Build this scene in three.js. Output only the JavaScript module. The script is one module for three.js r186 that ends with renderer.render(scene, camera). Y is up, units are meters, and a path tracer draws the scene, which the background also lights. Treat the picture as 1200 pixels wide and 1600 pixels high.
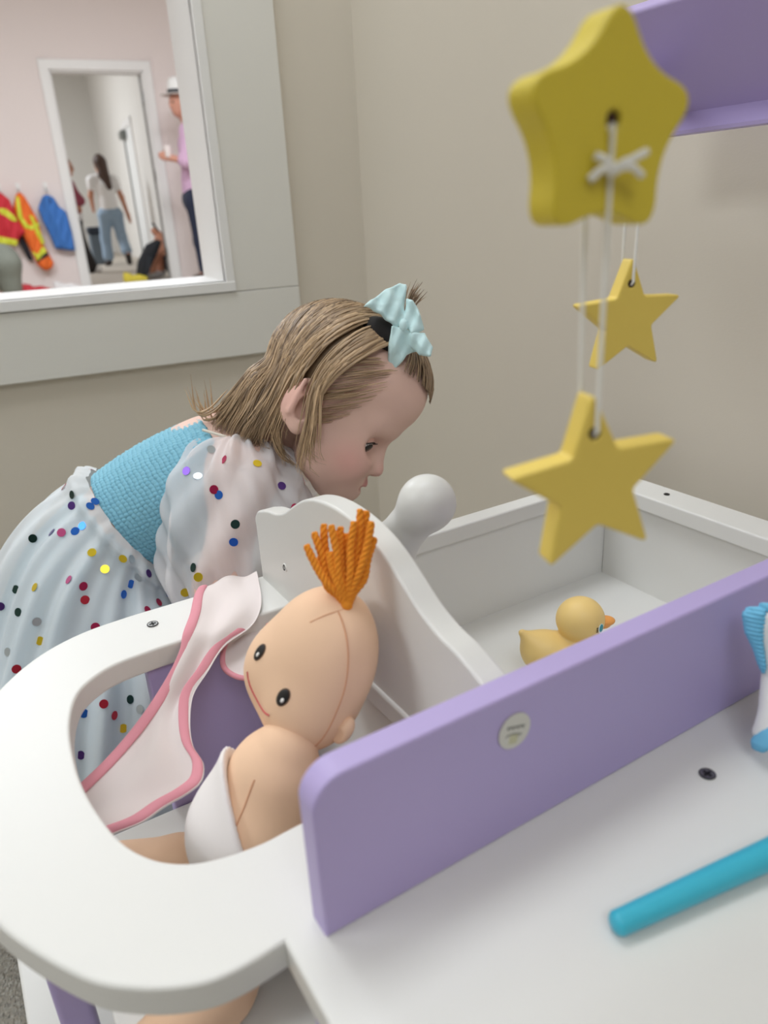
import * as THREE from 'three';
import { mergeGeometries, mergeVertices } from 'three/addons/utils/BufferGeometryUtils.js';
import { RoundedBoxGeometry } from 'three/addons/geometries/RoundedBoxGeometry.js';
import { RectAreaLightUniformsLib } from 'three/addons/lights/RectAreaLightUniformsLib.js';

// ---------------------------------------------------------------- camera, light, exposure
const scene = new THREE.Scene();
scene.background = new THREE.Color(0x000000);
const V = (x, y, z) => new THREE.Vector3(x, y, z);
const camera = new THREE.PerspectiveCamera(2 * Math.atan(800 / 1150) * 180 / Math.PI, 0.75, 0.02, 60);
camera.position.set(0, 0.8, 0);
camera.up.set(0.239, 0.924, -0.299);
camera.lookAt(0.467, 0.8 - 0.379, -0.799);
camera.focus = 0.66;
const renderer = new THREE.WebGLRenderer({ antialias: true });
renderer.toneMapping = THREE.LinearToneMapping;
renderer.toneMappingExposure = 0.65;
renderer.shadowMap.enabled = true;
RectAreaLightUniformsLib.init();
camera.userData.fStop = camera.getFocalLength() / 4.2;
const ROOM_TURN = -0.1218;                       // the room stands 7 degrees askew of the toy, whose edges follow x and z
const cT = Math.cos(ROOM_TURN), sT = Math.sin(ROOM_TURN);
const room = (a, y, n) => V(a * cT + n * sT, y, -a * sT + n * cT);
const PANELS = [                                  // ceiling light panels: along, height, across, width, depth, radiance
  [0.02, 2.6, -1.0, 1.2, 0.6, 9.5],
  [-2.8, 2.6, -0.85, 1.2, 1.2, 14],
  [-0.9, 3.29, -5.0, 1.2, 1.2, 33],
  [1.2, 3.29, -5.0, 1.2, 1.2, 33],
  [-2.0, 4.15, -14.5, 1.2, 1.2, 85],
  [-0.3, 2.6, 1.3, 1.2, 1.2, 6],
];

// ---------------------------------------------------------------- helpers
let seed = 7;
const rnd = () => { seed = (seed * 1664525 + 1013904223) >>> 0; return seed / 4294967296; };
const rr = (a, b) => a + (b - a) * rnd();
const lerp = (a, b, t) => a + (b - a) * t;
const clamp = (x, a, b) => Math.min(b, Math.max(a, x));
const smooth = (a, b, x) => { const t = clamp((x - a) / (b - a), 0, 1); return t * t * (3 - 2 * t); };
const names = {};
function numbered(n) { names[n] = (names[n] || 0) + 1; return names[n] === 1 ? n : n + '_' + String(names[n] - 1).padStart(3, '0'); }
const mat = (color, roughness = 0.6, o = {}) => new THREE.MeshPhysicalMaterial({ color, roughness, ...o });
const lin = (r, g, b) => new THREE.Color().setRGB(r, g, b);
function tag(o, label, category, group, kind) {
  if (label) o.userData.label = label;
  if (category) o.userData.category = category;
  if (group) o.userData.group = group;
  if (kind) o.userData.kind = kind;
  return o;
}
// a Group at the thing's base; parts are given in world coordinates
function thing(name, label, category, base, group) {
  const g = new THREE.Group(); g.name = numbered(name); g.position.copy(base); g.userData.label = label; g.userData.category = category;
  if (group) g.userData.group = group;
  scene.add(g); return g;
}
function mesh(name, geo, m) { const o = new THREE.Mesh(geo, m); o.name = name; o.castShadow = o.receiveShadow = true; return o; }
function wp(root) { const p = V(0, 0, 0); let o = root; while (o && o !== scene) { p.add(o.position); o = o.parent; } return p; }
function part(name, geo, m, parent, label) {       // geometry in world coordinates
  const p = wp(parent);
  geo.translate(-p.x, -p.y, -p.z);
  const o = mesh(numbered(name), geo, m); if (label) o.userData.label = label;
  parent.add(o); return o;
}
function struct(name, geo, m, parent = scene) {     // geometry in room coordinates
  const o = mesh(name, geo, m);
  if (parent === scene) { o.rotation.y = ROOM_TURN; o.userData.kind = 'structure'; }
  parent.add(o); return o;
}
const box = (x0, x1, y0, y1, z0, z1, r = 0) => {
  const g = r ? new RoundedBoxGeometry(x1 - x0, y1 - y0, z1 - z0, 3, r) : new THREE.BoxGeometry(x1 - x0, y1 - y0, z1 - z0);
  return (r ? g.toNonIndexed() : g.toNonIndexed()).translate((x0 + x1) / 2, (y0 + y1) / 2, (z0 + z1) / 2);
};
const merge = (list) => mergeGeometries(list.map((g) => { const n = g.index ? g.toNonIndexed() : g; for (const k of Object.keys(n.attributes)) if (!['position', 'normal', 'uv'].includes(k)) n.deleteAttribute(k); if (!n.attributes.uv) n.setAttribute('uv', new THREE.BufferAttribute(new Float32Array(n.attributes.position.count * 2), 2)); return n; }));
const basis = (x, y, z, o) => new THREE.Matrix4().makeBasis(x, y, z).setPosition(o);
const tube = (pts, r, seg = 24, rad = 8) => new THREE.TubeGeometry(new THREE.CatmullRomCurve3(pts), seg, r, rad);
function roomGeo(g) { return g.rotateY(ROOM_TURN); }

// signed distances
const capsule = (a, ra, b, rb) => { const d = b.clone().sub(a), l = d.lengthSq() || 1e-9; return (x, y, z) => { const px = x - a.x, py = y - a.y, pz = z - a.z; const t = clamp((px * d.x + py * d.y + pz * d.z) / l, 0, 1); const qx = px - d.x * t, qy = py - d.y * t, qz = pz - d.z * t; return Math.sqrt(qx * qx + qy * qy + qz * qz) - lerp(ra, rb, t); }; };
const ellip = (c, rx, ry, rz, X, Y, Z) => (x, y, z) => { let px = x - c.x, py = y - c.y, pz = z - c.z; if (X) { const a = px * X.x + py * X.y + pz * X.z, b = px * Y.x + py * Y.y + pz * Y.z, e = px * Z.x + py * Z.y + pz * Z.z; px = a; py = b; pz = e; } const k0 = Math.hypot(px / rx, py / ry, pz / rz), k1 = Math.hypot(px / (rx * rx), py / (ry * ry), pz / (rz * rz)); return k1 < 1e-9 ? -Math.min(rx, ry, rz) : k0 * (k0 - 1) / k1; };
const smin = (a, b, k) => { const h = Math.max(k - Math.abs(a - b), 0) / k; return Math.min(a, b) - h * h * k * 0.25; };
const smax = (a, b, k) => -smin(-a, -b, k);
const union = (fs, k) => (x, y, z) => { let d = fs[0](x, y, z); for (let i = 1; i < fs.length; i++) d = smin(d, fs[i](x, y, z), k); return d; };
// surface nets: one smooth closed surface of the field f = 0 inside the box lo..hi
function net(f, lo, hi, cell, colorAt) {
  const nx = Math.ceil((hi.x - lo.x) / cell) + 1, ny = Math.ceil((hi.y - lo.y) / cell) + 1, nz = Math.ceil((hi.z - lo.z) / cell) + 1;
  const D = new Float32Array(nx * ny * nz), id = (i, j, k) => i + nx * (j + ny * k);
  for (let k = 0; k < nz; k++) for (let j = 0; j < ny; j++) for (let i = 0; i < nx; i++) D[id(i, j, k)] = f(lo.x + i * cell, lo.y + j * cell, lo.z + k * cell);
  const at = new Int32Array(nx * ny * nz).fill(-1), P = [], I = [];
  const E = [[0, 1], [2, 3], [4, 5], [6, 7], [0, 2], [1, 3], [4, 6], [5, 7], [0, 4], [1, 5], [2, 6], [3, 7]];
  for (let k = 0; k < nz - 1; k++) for (let j = 0; j < ny - 1; j++) for (let i = 0; i < nx - 1; i++) {
    const c = []; let m = 0;
    for (let q = 0; q < 8; q++) { const v = D[id(i + (q & 1), j + ((q >> 1) & 1), k + (q >> 2))]; c.push(v); if (v < 0) m |= 1 << q; }
    if (m === 0 || m === 255) continue;
    let sx = 0, sy = 0, sz = 0, n = 0;
    for (const [a, b] of E) if ((c[a] < 0) !== (c[b] < 0)) { const t = c[a] / (c[a] - c[b]); sx += lerp(a & 1, b & 1, t); sy += lerp((a >> 1) & 1, (b >> 1) & 1, t); sz += lerp(a >> 2, b >> 2, t); n++; }
    at[id(i, j, k)] = P.length / 3;
    P.push(lo.x + (i + sx / n) * cell, lo.y + (j + sy / n) * cell, lo.z + (k + sz / n) * cell);
  }
  const quad = (a, b, c, d, flip) => { if (a < 0 || b < 0 || c < 0 || d < 0) return; if (flip) I.push(a, c, b, a, d, c); else I.push(a, b, c, a, c, d); };
  for (let k = 1; k < nz - 1; k++) for (let j = 1; j < ny - 1; j++) for (let i = 1; i < nx - 1; i++) {
    const s = D[id(i, j, k)] < 0;
    if (s !== (D[id(i + 1, j, k)] < 0)) quad(at[id(i, j - 1, k - 1)], at[id(i, j, k - 1)], at[id(i, j, k)], at[id(i, j - 1, k)], !s);
    if (s !== (D[id(i, j + 1, k)] < 0)) quad(at[id(i - 1, j, k - 1)], at[id(i - 1, j, k)], at[id(i, j, k)], at[id(i, j, k - 1)], !s);
    if (s !== (D[id(i, j, k + 1)] < 0)) quad(at[id(i - 1, j - 1, k)], at[id(i, j - 1, k)], at[id(i, j, k)], at[id(i - 1, j, k)], !s);
  }
  const N = new Float32Array(P.length), e = cell * 0.5, C = colorAt ? new Float32Array(P.length) : null;
  for (let i = 0; i < P.length; i += 3) {
    const [x, y, z] = [P[i], P[i + 1], P[i + 2]];
    const gx = f(x + e, y, z) - f(x - e, y, z), gy = f(x, y + e, z) - f(x, y - e, z), gz = f(x, y, z + e) - f(x, y, z - e), l = Math.hypot(gx, gy, gz) || 1;
    N[i] = gx / l; N[i + 1] = gy / l; N[i + 2] = gz / l;
    if (C) { const q = colorAt(x, y, z); C[i] = q[0]; C[i + 1] = q[1]; C[i + 2] = q[2]; }
  }
  const g = new THREE.BufferGeometry();
  g.setAttribute('position', new THREE.BufferAttribute(new Float32Array(P), 3)); g.setAttribute('normal', new THREE.BufferAttribute(N, 3));
  if (C) g.setAttribute('color', new THREE.BufferAttribute(C, 3));
  g.setIndex(I); return g;
}
function netBox(f, pts, pad, cell, colorAt) { const b = new THREE.Box3().setFromPoints(pts).expandByScalar(pad); return net(f, b.min, b.max, cell, colorAt); }
// grid surface with thickness: P(u, v) -> Vector3
function sheet(P, nu, nv, thick = 0, wrap = false) {
  const pos = [], uv = [], idx = [];
  for (let j = 0; j <= nv; j++) for (let i = 0; i <= nu; i++) { const p = P(i / nu, j / nv); pos.push(p.x, p.y, p.z); uv.push(i / nu, j / nv); }
  const w = nu + 1;
  for (let j = 0; j < nv; j++) for (let i = 0; i < nu; i++) { const a = j * w + i; idx.push(a, a + 1, a + w, a + 1, a + w + 1, a + w); }
  let g = new THREE.BufferGeometry(); g.setAttribute('position', new THREE.Float32BufferAttribute(pos, 3)); g.setAttribute('uv', new THREE.Float32BufferAttribute(uv, 2)); g.setIndex(idx); g.computeVertexNormals();
  if (wrap) { const n = g.attributes.normal; for (let j = 0; j <= nv; j++) { const a = j * w, b = a + nu; const v = V(n.getX(a) + n.getX(b), n.getY(a) + n.getY(b), n.getZ(a) + n.getZ(b)).normalize(); n.setXYZ(a, v.x, v.y, v.z); n.setXYZ(b, v.x, v.y, v.z); } }
  if (!thick) return g;
  const n = g.attributes.normal, q = g.attributes.position, m = q.count, out = pos.slice(), uv2 = uv.concat(uv), id2 = idx.slice();
  for (let i = 0; i < m; i++) out.push(q.getX(i) - n.getX(i) * thick, q.getY(i) - n.getY(i) * thick, q.getZ(i) - n.getZ(i) * thick);
  for (let i = 0; i < idx.length; i += 3) id2.push(m + idx[i], m + idx[i + 2], m + idx[i + 1]);
  const edge = (a, b) => id2.push(a, m + a, b, b, m + a, m + b);
  for (let i = 0; i < nu; i++) { edge(i + 1, i); edge(nv * w + i, nv * w + i + 1); }
  if (!wrap) for (let j = 0; j < nv; j++) { edge(j * w, (j + 1) * w); edge((j + 1) * w + nu, j * w + nu); }
  g = new THREE.BufferGeometry(); g.setAttribute('position', new THREE.Float32BufferAttribute(out, 3)); g.setAttribute('uv', new THREE.Float32BufferAttribute(uv2, 2)); g.setIndex(id2); g.computeVertexNormals();
  return g;
}
const poly2 = (pts) => (x, y) => { let d = 1e9, s = 1; for (let i = 0, j = pts.length - 1; i < pts.length; j = i++) { const [ax, ay] = pts[i], [bx, by] = pts[j]; const ex = bx - ax, ey = by - ay, wx = x - ax, wy = y - ay, t = clamp((wx * ex + wy * ey) / (ex * ex + ey * ey), 0, 1), dx = wx - ex * t, dy = wy - ey * t; d = Math.min(d, dx * dx + dy * dy); const c1 = y >= ay, c2 = y < by, c3 = ex * wy > ey * wx; if ((c1 && c2 && c3) || (!c1 && !c2 && !c3)) s = -s; } return s * Math.sqrt(d); };
// a soft pillow with the given outline (x, y), half thickness h, folded by an optional wrinkle(x, y)
function puff(pts, h, cell, wrinkle) {
  const sd = poly2(pts); const xs = pts.map((p) => p[0]), ys = pts.map((p) => p[1]);
  const f = (x, y, z) => { const d = sd(x, y) + h; z -= wrinkle ? wrinkle(x, y) : 0; return Math.hypot(Math.max(d, 0), z) * (d > 0 ? 1 : 1) - h + Math.min(d, 0) * 0.12; };
  return net(f, V(Math.min(...xs) - cell * 2, Math.min(...ys) - cell * 2, -h * 1.9 - cell * 2), V(Math.max(...xs) + cell * 2, Math.max(...ys) + cell * 2, h * 1.9 + cell * 2), cell);
}
function texture(w, h, draw, repeat, srgb = true) {
  const c = document.createElement('canvas'); c.width = w; c.height = h; draw(c.getContext('2d'), w, h);
  const t = new THREE.CanvasTexture(c); if (srgb) t.colorSpace = THREE.SRGBColorSpace; t.wrapS = t.wrapT = THREE.RepeatWrapping; if (repeat) t.repeat.set(...repeat); return t;
}
const grain = (w, amp, mid = 128, blur = 1) => texture(w, w, (g) => { const im = g.createImageData(w, w); for (let i = 0; i < w * w; i++) { const v = mid + (rnd() - 0.5) * amp; im.data.set([v, v, v, 255], i * 4); } g.putImageData(im, 0, 0); }, null, false);

// ---------------------------------------------------------------- materials
const M = {
  wall: mat('#dad2c3', 0.85), trim: mat('#e4e2da', 0.45), bead: mat('#eeedea', 0.4), ceiling: mat('#e9e8e4', 0.9), farWall: mat('#ebe0dc', 0.85), thirdWall: mat('#e2e0da', 0.85),
  farFloor: mat('#b9b0a3', 0.9), white: mat('#e3e2dd', 0.4), whiteEdge: mat('#e4e2dc', 0.45), purple: mat('#b9a9d9', 0.45), metal: mat('#8d8d8b', 0.35, { metalness: 1 }), dark: mat('#1c1a19', 0.6),
  starBright: mat('#d8c238', 0.5), starPale: mat('#e9cd62', 0.5), string: mat('#f1efe8', 0.9), hole: mat('#3b2415', 0.9), teal: mat('#3db7d0', 0.35),
  duck: mat('#f8d688', 0.45, { sheen: 0.2 }), beak: mat('#f7ab58', 0.45),
};
{
  const t = grain(256, 120); t.repeat.set(14, 14); M.wall.bumpMap = t; M.wall.bumpScale = 0.00012;
}
const carpetTex = texture(512, 512, (g, w) => { g.fillStyle = '#a59e92'; g.fillRect(0, 0, w, w); for (let i = 0; i < 26000; i++) { const v = 120 + rnd() * 75; g.fillStyle = `rgba(${v + 4},${v},${v - 9},0.7)`; g.fillRect(rnd() * w, rnd() * w, 1 + rnd() * 4, 1 + rnd() * 3); } });
const carpetBump = texture(512, 512, (g, w) => { g.fillStyle = '#666'; g.fillRect(0, 0, w, w); for (let i = 0; i < 30000; i++) { const v = rnd() * 255; g.fillStyle = `rgba(${v},${v},${v},0.8)`; g.fillRect(rnd() * w, rnd() * w, 1 + rnd() * 3, 1 + rnd() * 3); } }, null, false);
for (const t of [carpetTex, carpetBump]) t.repeat.set(12, 12);
M.carpet = mat('#ffffff', 1, { map: carpetTex, bumpMap: carpetBump, bumpScale: 0.003 });

// ---------------------------------------------------------------- the near room
const XR = 0.657, XL = -4.6, ZW = -1.55, ZB = 5, HC1 = 2.62, WT = 0.19;
const OX0 = -1.05, OX1 = 0.358, OY0 = 0.672, OY1 = 1.62;                 // window opening
struct('floor', box(XL - 0.1, XR + 0.1, -0.1, 0, ZW - 0.1, ZB + 0.1), M.carpet);
struct('ceiling', box(XL - 0.1, XR + 0.1, HC1, HC1 + 0.1, ZW - 0.05, ZB + 0.1), M.ceiling);
struct('wall_right', box(XR, XR + 0.1, 0, HC1, ZW, ZB), M.wall);
struct('wall_left', box(XL - 0.1, XL, 0, HC1, ZW, ZB), M.wall);
struct('wall_front', box(XL - 0.1, XR + 0.1, 0, HC1, ZB, ZB + 0.1), M.wall);
struct('wall_back', merge([box(XL - 0.1, OX0, -0.1, 3.4, ZW - WT, ZW), box(OX1, XR + 0.1, -0.1, 3.4, ZW - WT, ZW), box(OX0, OX1, -0.1, OY0, ZW - WT, ZW), box(OX0, OX1, OY1, 3.4, ZW - WT, ZW)]), M.wall);
{ // window: jambs, beads round the opening, flat casing boards with a butt joint
  const g = new THREE.Group(); g.name = 'window_1'; g.rotation.y = ROOM_TURN; g.userData.kind = 'structure'; scene.add(g);
  const t = 0.012;
  const add = (n, geo, m) => { const o = mesh(numbered(n), geo, m); g.add(o); return o; };
  add('jamb', box(OX1 - t, OX1, OY0, OY1, ZW - WT - 0.012, ZW + 0.012), M.bead);
  add('jamb', box(OX0, OX0 + t, OY0, OY1, ZW - WT - 0.012, ZW + 0.012), M.bead);
  add('sill', box(OX0, OX1, OY0, OY0 + t, ZW - WT - 0.012, ZW + 0.012), M.bead);
  add('head_jamb', box(OX0, OX1, OY1 - t, OY1, ZW - WT - 0.012, ZW + 0.012), M.bead);
  add('bead', box(OX1 - 0.012, OX1 + 0.006, OY0 - 0.006, OY1, ZW - 0.01, ZW + 0.019, 0.002), M.bead);
  add('bead', box(OX0 - 0.006, OX0 + 0.012, OY0 - 0.006, OY1, ZW - 0.01, ZW + 0.019, 0.002), M.bead);
  add('bead', box(OX0, OX1 + 0.006, OY0 - 0.008, OY0 + 0.012, ZW - 0.01, ZW + 0.02, 0.002), M.bead);
  add('casing_board', box(OX1 + 0.006, 0.497, OY0 - 0.0085, OY1 + 0.12, ZW - 0.01, ZW + 0.016, 0.0015), M.trim);
  add('casing_board', box(OX0 - 0.13, 0.497, 0.535, OY0 - 0.0095, ZW - 0.01, ZW + 0.016, 0.0015), M.trim);
  add('casing_board', box(OX0 - 0.13, OX0 - 0.006, OY0 - 0.0085, OY1 + 0.12, ZW - 0.01, ZW + 0.016, 0.0015), M.trim);
  add('casing_board', box(OX0 - 0.006, OX1 + 0.006, OY1 - 0.006, OY1 + 0.12, ZW - 0.01, ZW + 0.016, 0.0015), M.trim);
}
// ---------------------------------------------------------------- the far room and the room behind its door
const FY = 0.19, ZF = -8.8, FC = 3.3, DX0 = 0.516, DX1 = 1.404, DY1 = 2.226;
struct('floor_2', box(-4.2, 3.2, FY - 0.1, FY, -20, ZW - WT), M.farFloor);
struct('ceiling_2', box(-4.2, 3.2, FC, FC + 0.1, ZF, ZW - WT), M.ceiling);
struct('wall_far', merge([box(-4.2, DX0, FY, FC, ZF - 0.14, ZF), box(DX1, 3.2, FY, FC, ZF - 0.14, ZF), box(DX0, DX1, DY1, FC, ZF - 0.14, ZF)]), M.farWall);
struct('wall_far_left', box(-4.3, -4.2, FY, 4.2, -20, ZW - WT), M.farWall);
struct('wall_far_right', box(3.1, 3.2, FY, FC, ZF, ZW - WT), M.farWall);
{ // casing of the doorway and the dark stop with hinges
  const g = new THREE.Group(); g.name = 'door_1'; g.rotation.y = ROOM_TURN; g.userData.kind = 'structure'; scene.add(g);
  const add = (n, geo, m) => { const o = mesh(numbered(n), geo, m); g.add(o); return o; };
  const c = 0.085;
  add('casing', box(DX0 - c, DX0 + 0.002, FY, DY1 + c, ZF - 0.005, ZF + 0.025, 0.004), M.bead);
  add('casing', box(DX1 - 0.002, DX1 + c, FY, DY1 + c, ZF - 0.005, ZF + 0.025, 0.004), M.bead);
  add('casing', box(DX0 - c, DX1 + c, DY1 - 0.002, DY1 + c, ZF - 0.004, ZF + 0.026, 0.004), M.bead);
  add('jamb', box(DX0 - 0.001, DX0 + 0.018, FY, DY1, ZF - 0.15, ZF), M.bead);
  add('jamb', box(DX1 - 0.018, DX1 + 0.001, FY, DY1, ZF - 0.15, ZF), M.bead);
  add('head_jamb', box(DX0, DX1, DY1 - 0.018, DY1, ZF - 0.15, ZF), M.bead);
  add('door_stop', box(DX1 - 0.03, DX1 - 0.018, FY, DY1 - 0.02, ZF - 0.15, ZF - 0.09), mat('#8b8a87', 0.6));
  for (const y of [0.45, 1.22, 1.95]) add('hinge', box(DX1 - 0.034, DX1 - 0.016, y, y + 0.1, ZF - 0.09, ZF - 0.05, 0.003), M.metal);
}
const A3 = 1.9, Z3 = -19.8, C3 = 4.2;
struct('wall_third_back', box(-4.2, A3 + 0.1, FY, C3, Z3 - 0.1, Z3), M.thirdWall);
struct('wall_third_right', box(A3, A3 + 0.12, FY, C3, Z3, ZF - 0.14), M.thirdWall);
struct('ceiling_3', box(-4.2, A3 + 0.1, C3, C3 + 0.1, Z3 - 0.1, ZF), M.ceiling);
{ // second door on the right wall of the third room, ajar, with a closer at its top
  const g = new THREE.Group(); g.name = 'door_2'; g.rotation.y = ROOM_TURN; g.userData.kind = 'structure'; scene.add(g);
  const add = (n, geo, m) => { const o = mesh(numbered(n), geo, m); g.add(o); return o; };
  add('casing', box(A3 - 0.025, A3 + 0.01, FY, 2.4, -15.05, -14.95, 0.004), M.bead);
  add('casing', box(A3 - 0.025, A3 + 0.01, FY, 2.4, -13.85, -13.75, 0.004), M.bead);
  add('casing', box(A3 - 0.026, A3 + 0.01, 2.3, 2.4, -15.05, -13.75, 0.004), M.bead);
  add('door_leaf', box(A3 - 0.008, A3 + 0.01, FY, 2.3, -14.78, -13.85), mat('#eef0ee', 0.4));
  add('door_gap', box(A3 - 0.012, A3 + 0.01, FY, 2.29, -14.94, -14.78), mat('#7d827f', 0.8));
  add('door_closer', box(A3 - 0.09, A3 - 0.008, 2.16, 2.28, -14.9, -14.5, 0.006), mat('#7c7f7b', 0.4, { metalness: 0.6 }));
}
PANELS.forEach(([a, y, n, w, d, power], i) => {
  const p = room(a, y, n);
  
  const label = ['white flat ceiling light panel above the play table', 'white flat ceiling light panel at the left end of the play room', 'white ceiling light panel over the jacket hooks', 'white ceiling light panel in front of the far doorway', 'white ceiling light panel in the room beyond the doorway', 'white flat ceiling light panel behind the photographer'][i];
  const t = thing('ceiling_light', label, 'ceiling light', V(p.x, y, p.z)); t.rotation.y = ROOM_TURN;
  const f = [box(-w / 2 - 0.02, -w / 2, -0.02, 0.02, -d / 2 - 0.02, d / 2 + 0.02), box(w / 2, w / 2 + 0.02, -0.02, 0.02, -d / 2 - 0.02, d / 2 + 0.02), box(-w / 2, w / 2, -0.02, 0.02, -d / 2 - 0.02, -d / 2), box(-w / 2, w / 2, -0.02, 0.02, d / 2, d / 2 + 0.02)];
  const fr = mesh(numbered('frame'), merge(f), M.bead); t.add(fr);
  const df = mesh(numbered('diffuser'), box(-w / 2, w / 2, -0.005, 0.01, -d / 2, d / 2), new THREE.MeshStandardMaterial({ color: '#ffffff', emissive: '#f6faff', emissiveIntensity: 1.5 })); t.add(df);
  const L = new THREE.RectAreaLight(new THREE.Color('#f2f8ff'), power, w, d);
  L.position.set(p.x, y - 0.025, p.z); L.rotation.order = 'YXZ'; L.rotation.set(-Math.PI / 2, ROOM_TURN, 0); scene.add(L);
});
// ---------------------------------------------------------------- the toy play table (edges along x and z, top at 0.5)
const T = 0.5;
const toy = thing('doll_play_table', 'white and purple wooden doll play table with high chair tray, bath tub and divider', 'play table', V(0.3, 0, -0.28));
function plate(outline, holes, y0, y1, bevel) {       // outline drawn in (x, -z)
  const s = new THREE.Shape(); outline(s);
  for (const h of holes) { const p = new THREE.Path(); h(p); s.holes.push(p); }
  const g = new THREE.ExtrudeGeometry(s, { depth: y1 - y0 - 2 * bevel, bevelEnabled: bevel > 0, bevelSize: bevel, bevelThickness: bevel, bevelOffset: -bevel, bevelSegments: 3, curveSegments: 48 });
  return g.rotateX(-Math.PI / 2).translate(0, y0 + bevel, 0);
}
const v2 = (x, z) => new THREE.Vector2(x, -z);
part('table_top', plate((s) => {
  s.moveTo(0.07, 0.229); s.lineTo(0.07, -0.02); s.lineTo(0.655, -0.02); s.lineTo(0.655, 0.5725); s.lineTo(0.11, 0.5725);
  s.splineThru([v2(0.08, -0.5722), v2(0.045, -0.568), v2(0.012, -0.553), v2(-0.018, -0.523), v2(-0.045, -0.476), v2(-0.06, -0.42), v2(-0.056, -0.36), v2(-0.038, -0.309), v2(-0.012, -0.264), v2(0.008, -0.244), v2(0.03, -0.2315), v2(0.048, -0.228), v2(0.07, -0.229)]);
}, [(p) => {
  p.moveTo(0.2, 0.289); p.lineTo(0.12, 0.2885);
  p.splineThru([v2(0.1, -0.288), v2(0.082, -0.2875), v2(0.061, -0.291), v2(0.045, -0.298), v2(0.031, -0.312), v2(0.0205, -0.335), v2(0.0135, -0.375), v2(0.0125, -0.41), v2(0.0165, -0.45), v2(0.027, -0.482), v2(0.043, -0.498), v2(0.061, -0.5055), v2(0.09, -0.508)]);
  p.lineTo(0.2, 0.508); p.lineTo(0.2, 0.289);
}, (p) => { p.moveTo(0.226, 0.245); p.lineTo(0.226, 0.552); p.lineTo(0.615, 0.552); p.lineTo(0.615, 0.245); p.lineTo(0.226, 0.245); }], T - 0.018, T, 0.0022), M.white, toy);
{ // headrest: the arched transverse panel that divides chair and tub
  const s = new THREE.Shape(); const zc = -0.408;
  const half = [[0.162, 0.03], [0.162, 0.058], [0.155, 0.066], [0.145, 0.070], [0.13, 0.0745], [0.112, 0.078], [0.094, 0.085], [0.075, 0.0965], [0.058, 0.106], [0.04, 0.1125], [0.02, 0.1163], [0, 0.1175]];
  s.moveTo(-0.162, -0.17); s.lineTo(-0.162, 0.05);
  const pts = [...half.slice(1).map(([z, y]) => new THREE.Vector2(-z, y)), ...half.slice(1, -1).reverse().map(([z, y]) => new THREE.Vector2(z, y))];
  s.splineThru(pts); s.lineTo(0.162, -0.17); s.lineTo(-0.162, -0.17);
  const g = new THREE.ExtrudeGeometry(s, { depth: 0.013, bevelEnabled: true, bevelSize: 0.002, bevelThickness: 0.002, bevelOffset: -0.002, bevelSegments: 3, curveSegments: 60 });
  // shape x -> world z, shape y -> world y, depth -> world -x direction handled by a turn
  g.applyMatrix4(basis(V(0, 0, 1), V(0, 1, 0), V(-1, 0, 0), V(0.2175, T, zc)));
  const hp = part('headrest', g, M.white, toy);
  const cap = new THREE.CylinderGeometry(0.0035, 0.0035, 0.0012, 24).rotateZ(Math.PI / 2).translate(0.2022, 0.533, -0.512);
  const c = part('screw_cap', cap, mat('#f3f2ee', 0.4), hp);
  const slot = new THREE.TorusGeometry(0.0016, 0.00035, 8, 20).scale(1, 1.5, 1).rotateY(Math.PI / 2).rotateX(0.25).translate(0.2014, 0.533, -0.512);
  part('slot', slot, M.dark, hp);
}
part('tub_wall', box(0.22, 0.64, 0.365, T - 0.017, -0.57, -0.556, 0.002), M.white, toy);
part('tub_wall', box(0.626, 0.64, 0.365, T - 0.017, -0.556, -0.238, 0.002), M.white, toy);
part('tub_wall', box(0.22, 0.64, 0.365, T - 0.017, -0.238, -0.225, 0.002), M.white, toy);
part('tub_floor', box(0.2185, 0.64, 0.366, 0.38, -0.57, -0.225), M.white, toy);
part('tub_ledge', box(0.2185, 0.2262, T - 0.03, T - 0.001, -0.55, -0.24, 0.002), M.whiteEdge, toy);
{ // purple divider with rounded left corner, standing along the table
  const s = new THREE.Shape(); const h = 0.0865, r = 0.016, L = 0.568;
  s.moveTo(0, 0); s.lineTo(L, 0); s.lineTo(L, h); s.lineTo(r, h); s.absarc(r, h - r, r, Math.PI / 2, Math.PI); s.lineTo(0, 0);
  const g = new THREE.ExtrudeGeometry(s, { depth: 0.0115, bevelEnabled: true, bevelSize: 0.0017, bevelThickness: 0.0017, bevelOffset: -0.0017, bevelSegments: 3, curveSegments: 16 });
  g.translate(0.0865, T, -0.2345 + 0.0017);
  const d = part('divider', g, M.purple, toy, 'purple painted divider board along the table');
  const tx = texture(256, 256, (c, w) => {
    c.fillStyle = '#d6d3cb'; c.fillRect(0, 0, w, w); c.fillStyle = '#c9c6a4'; c.fillRect(96, 150, 70, 70);
    c.strokeStyle = '#6f6c66'; c.lineCap = 'round'; c.lineWidth = 9;
    for (let k = 0; k < 7; k++) { c.beginPath(); c.moveTo(58 + k * 21, 92); c.lineTo(68 + k * 21, 112 - (k % 2) * 6); c.lineTo(74 + k * 21, 94); c.stroke(); }
    c.lineWidth = 8; for (let k = 0; k < 5; k++) { c.beginPath(); c.moveTo(62 + k * 26, 166 - Math.sin(k * 0.9) * 14); c.quadraticCurveTo(76 + k * 26, 138, 86 + k * 26, 158 - Math.sin(k * 0.9) * 10); c.stroke(); }
  });
  const st = new THREE.CylinderGeometry(0.0098, 0.0098, 0.0006, 40).rotateX(Math.PI / 2).rotateZ(Math.PI / 2 - 0.25).translate(0.194, 0.565, -0.2192 + 0.0002);
  part('round_sticker', st, mat('#ffffff', 0.6, { map: tx }), d, 'small round pale sticker with two lines of tiny grey print');
}
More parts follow.
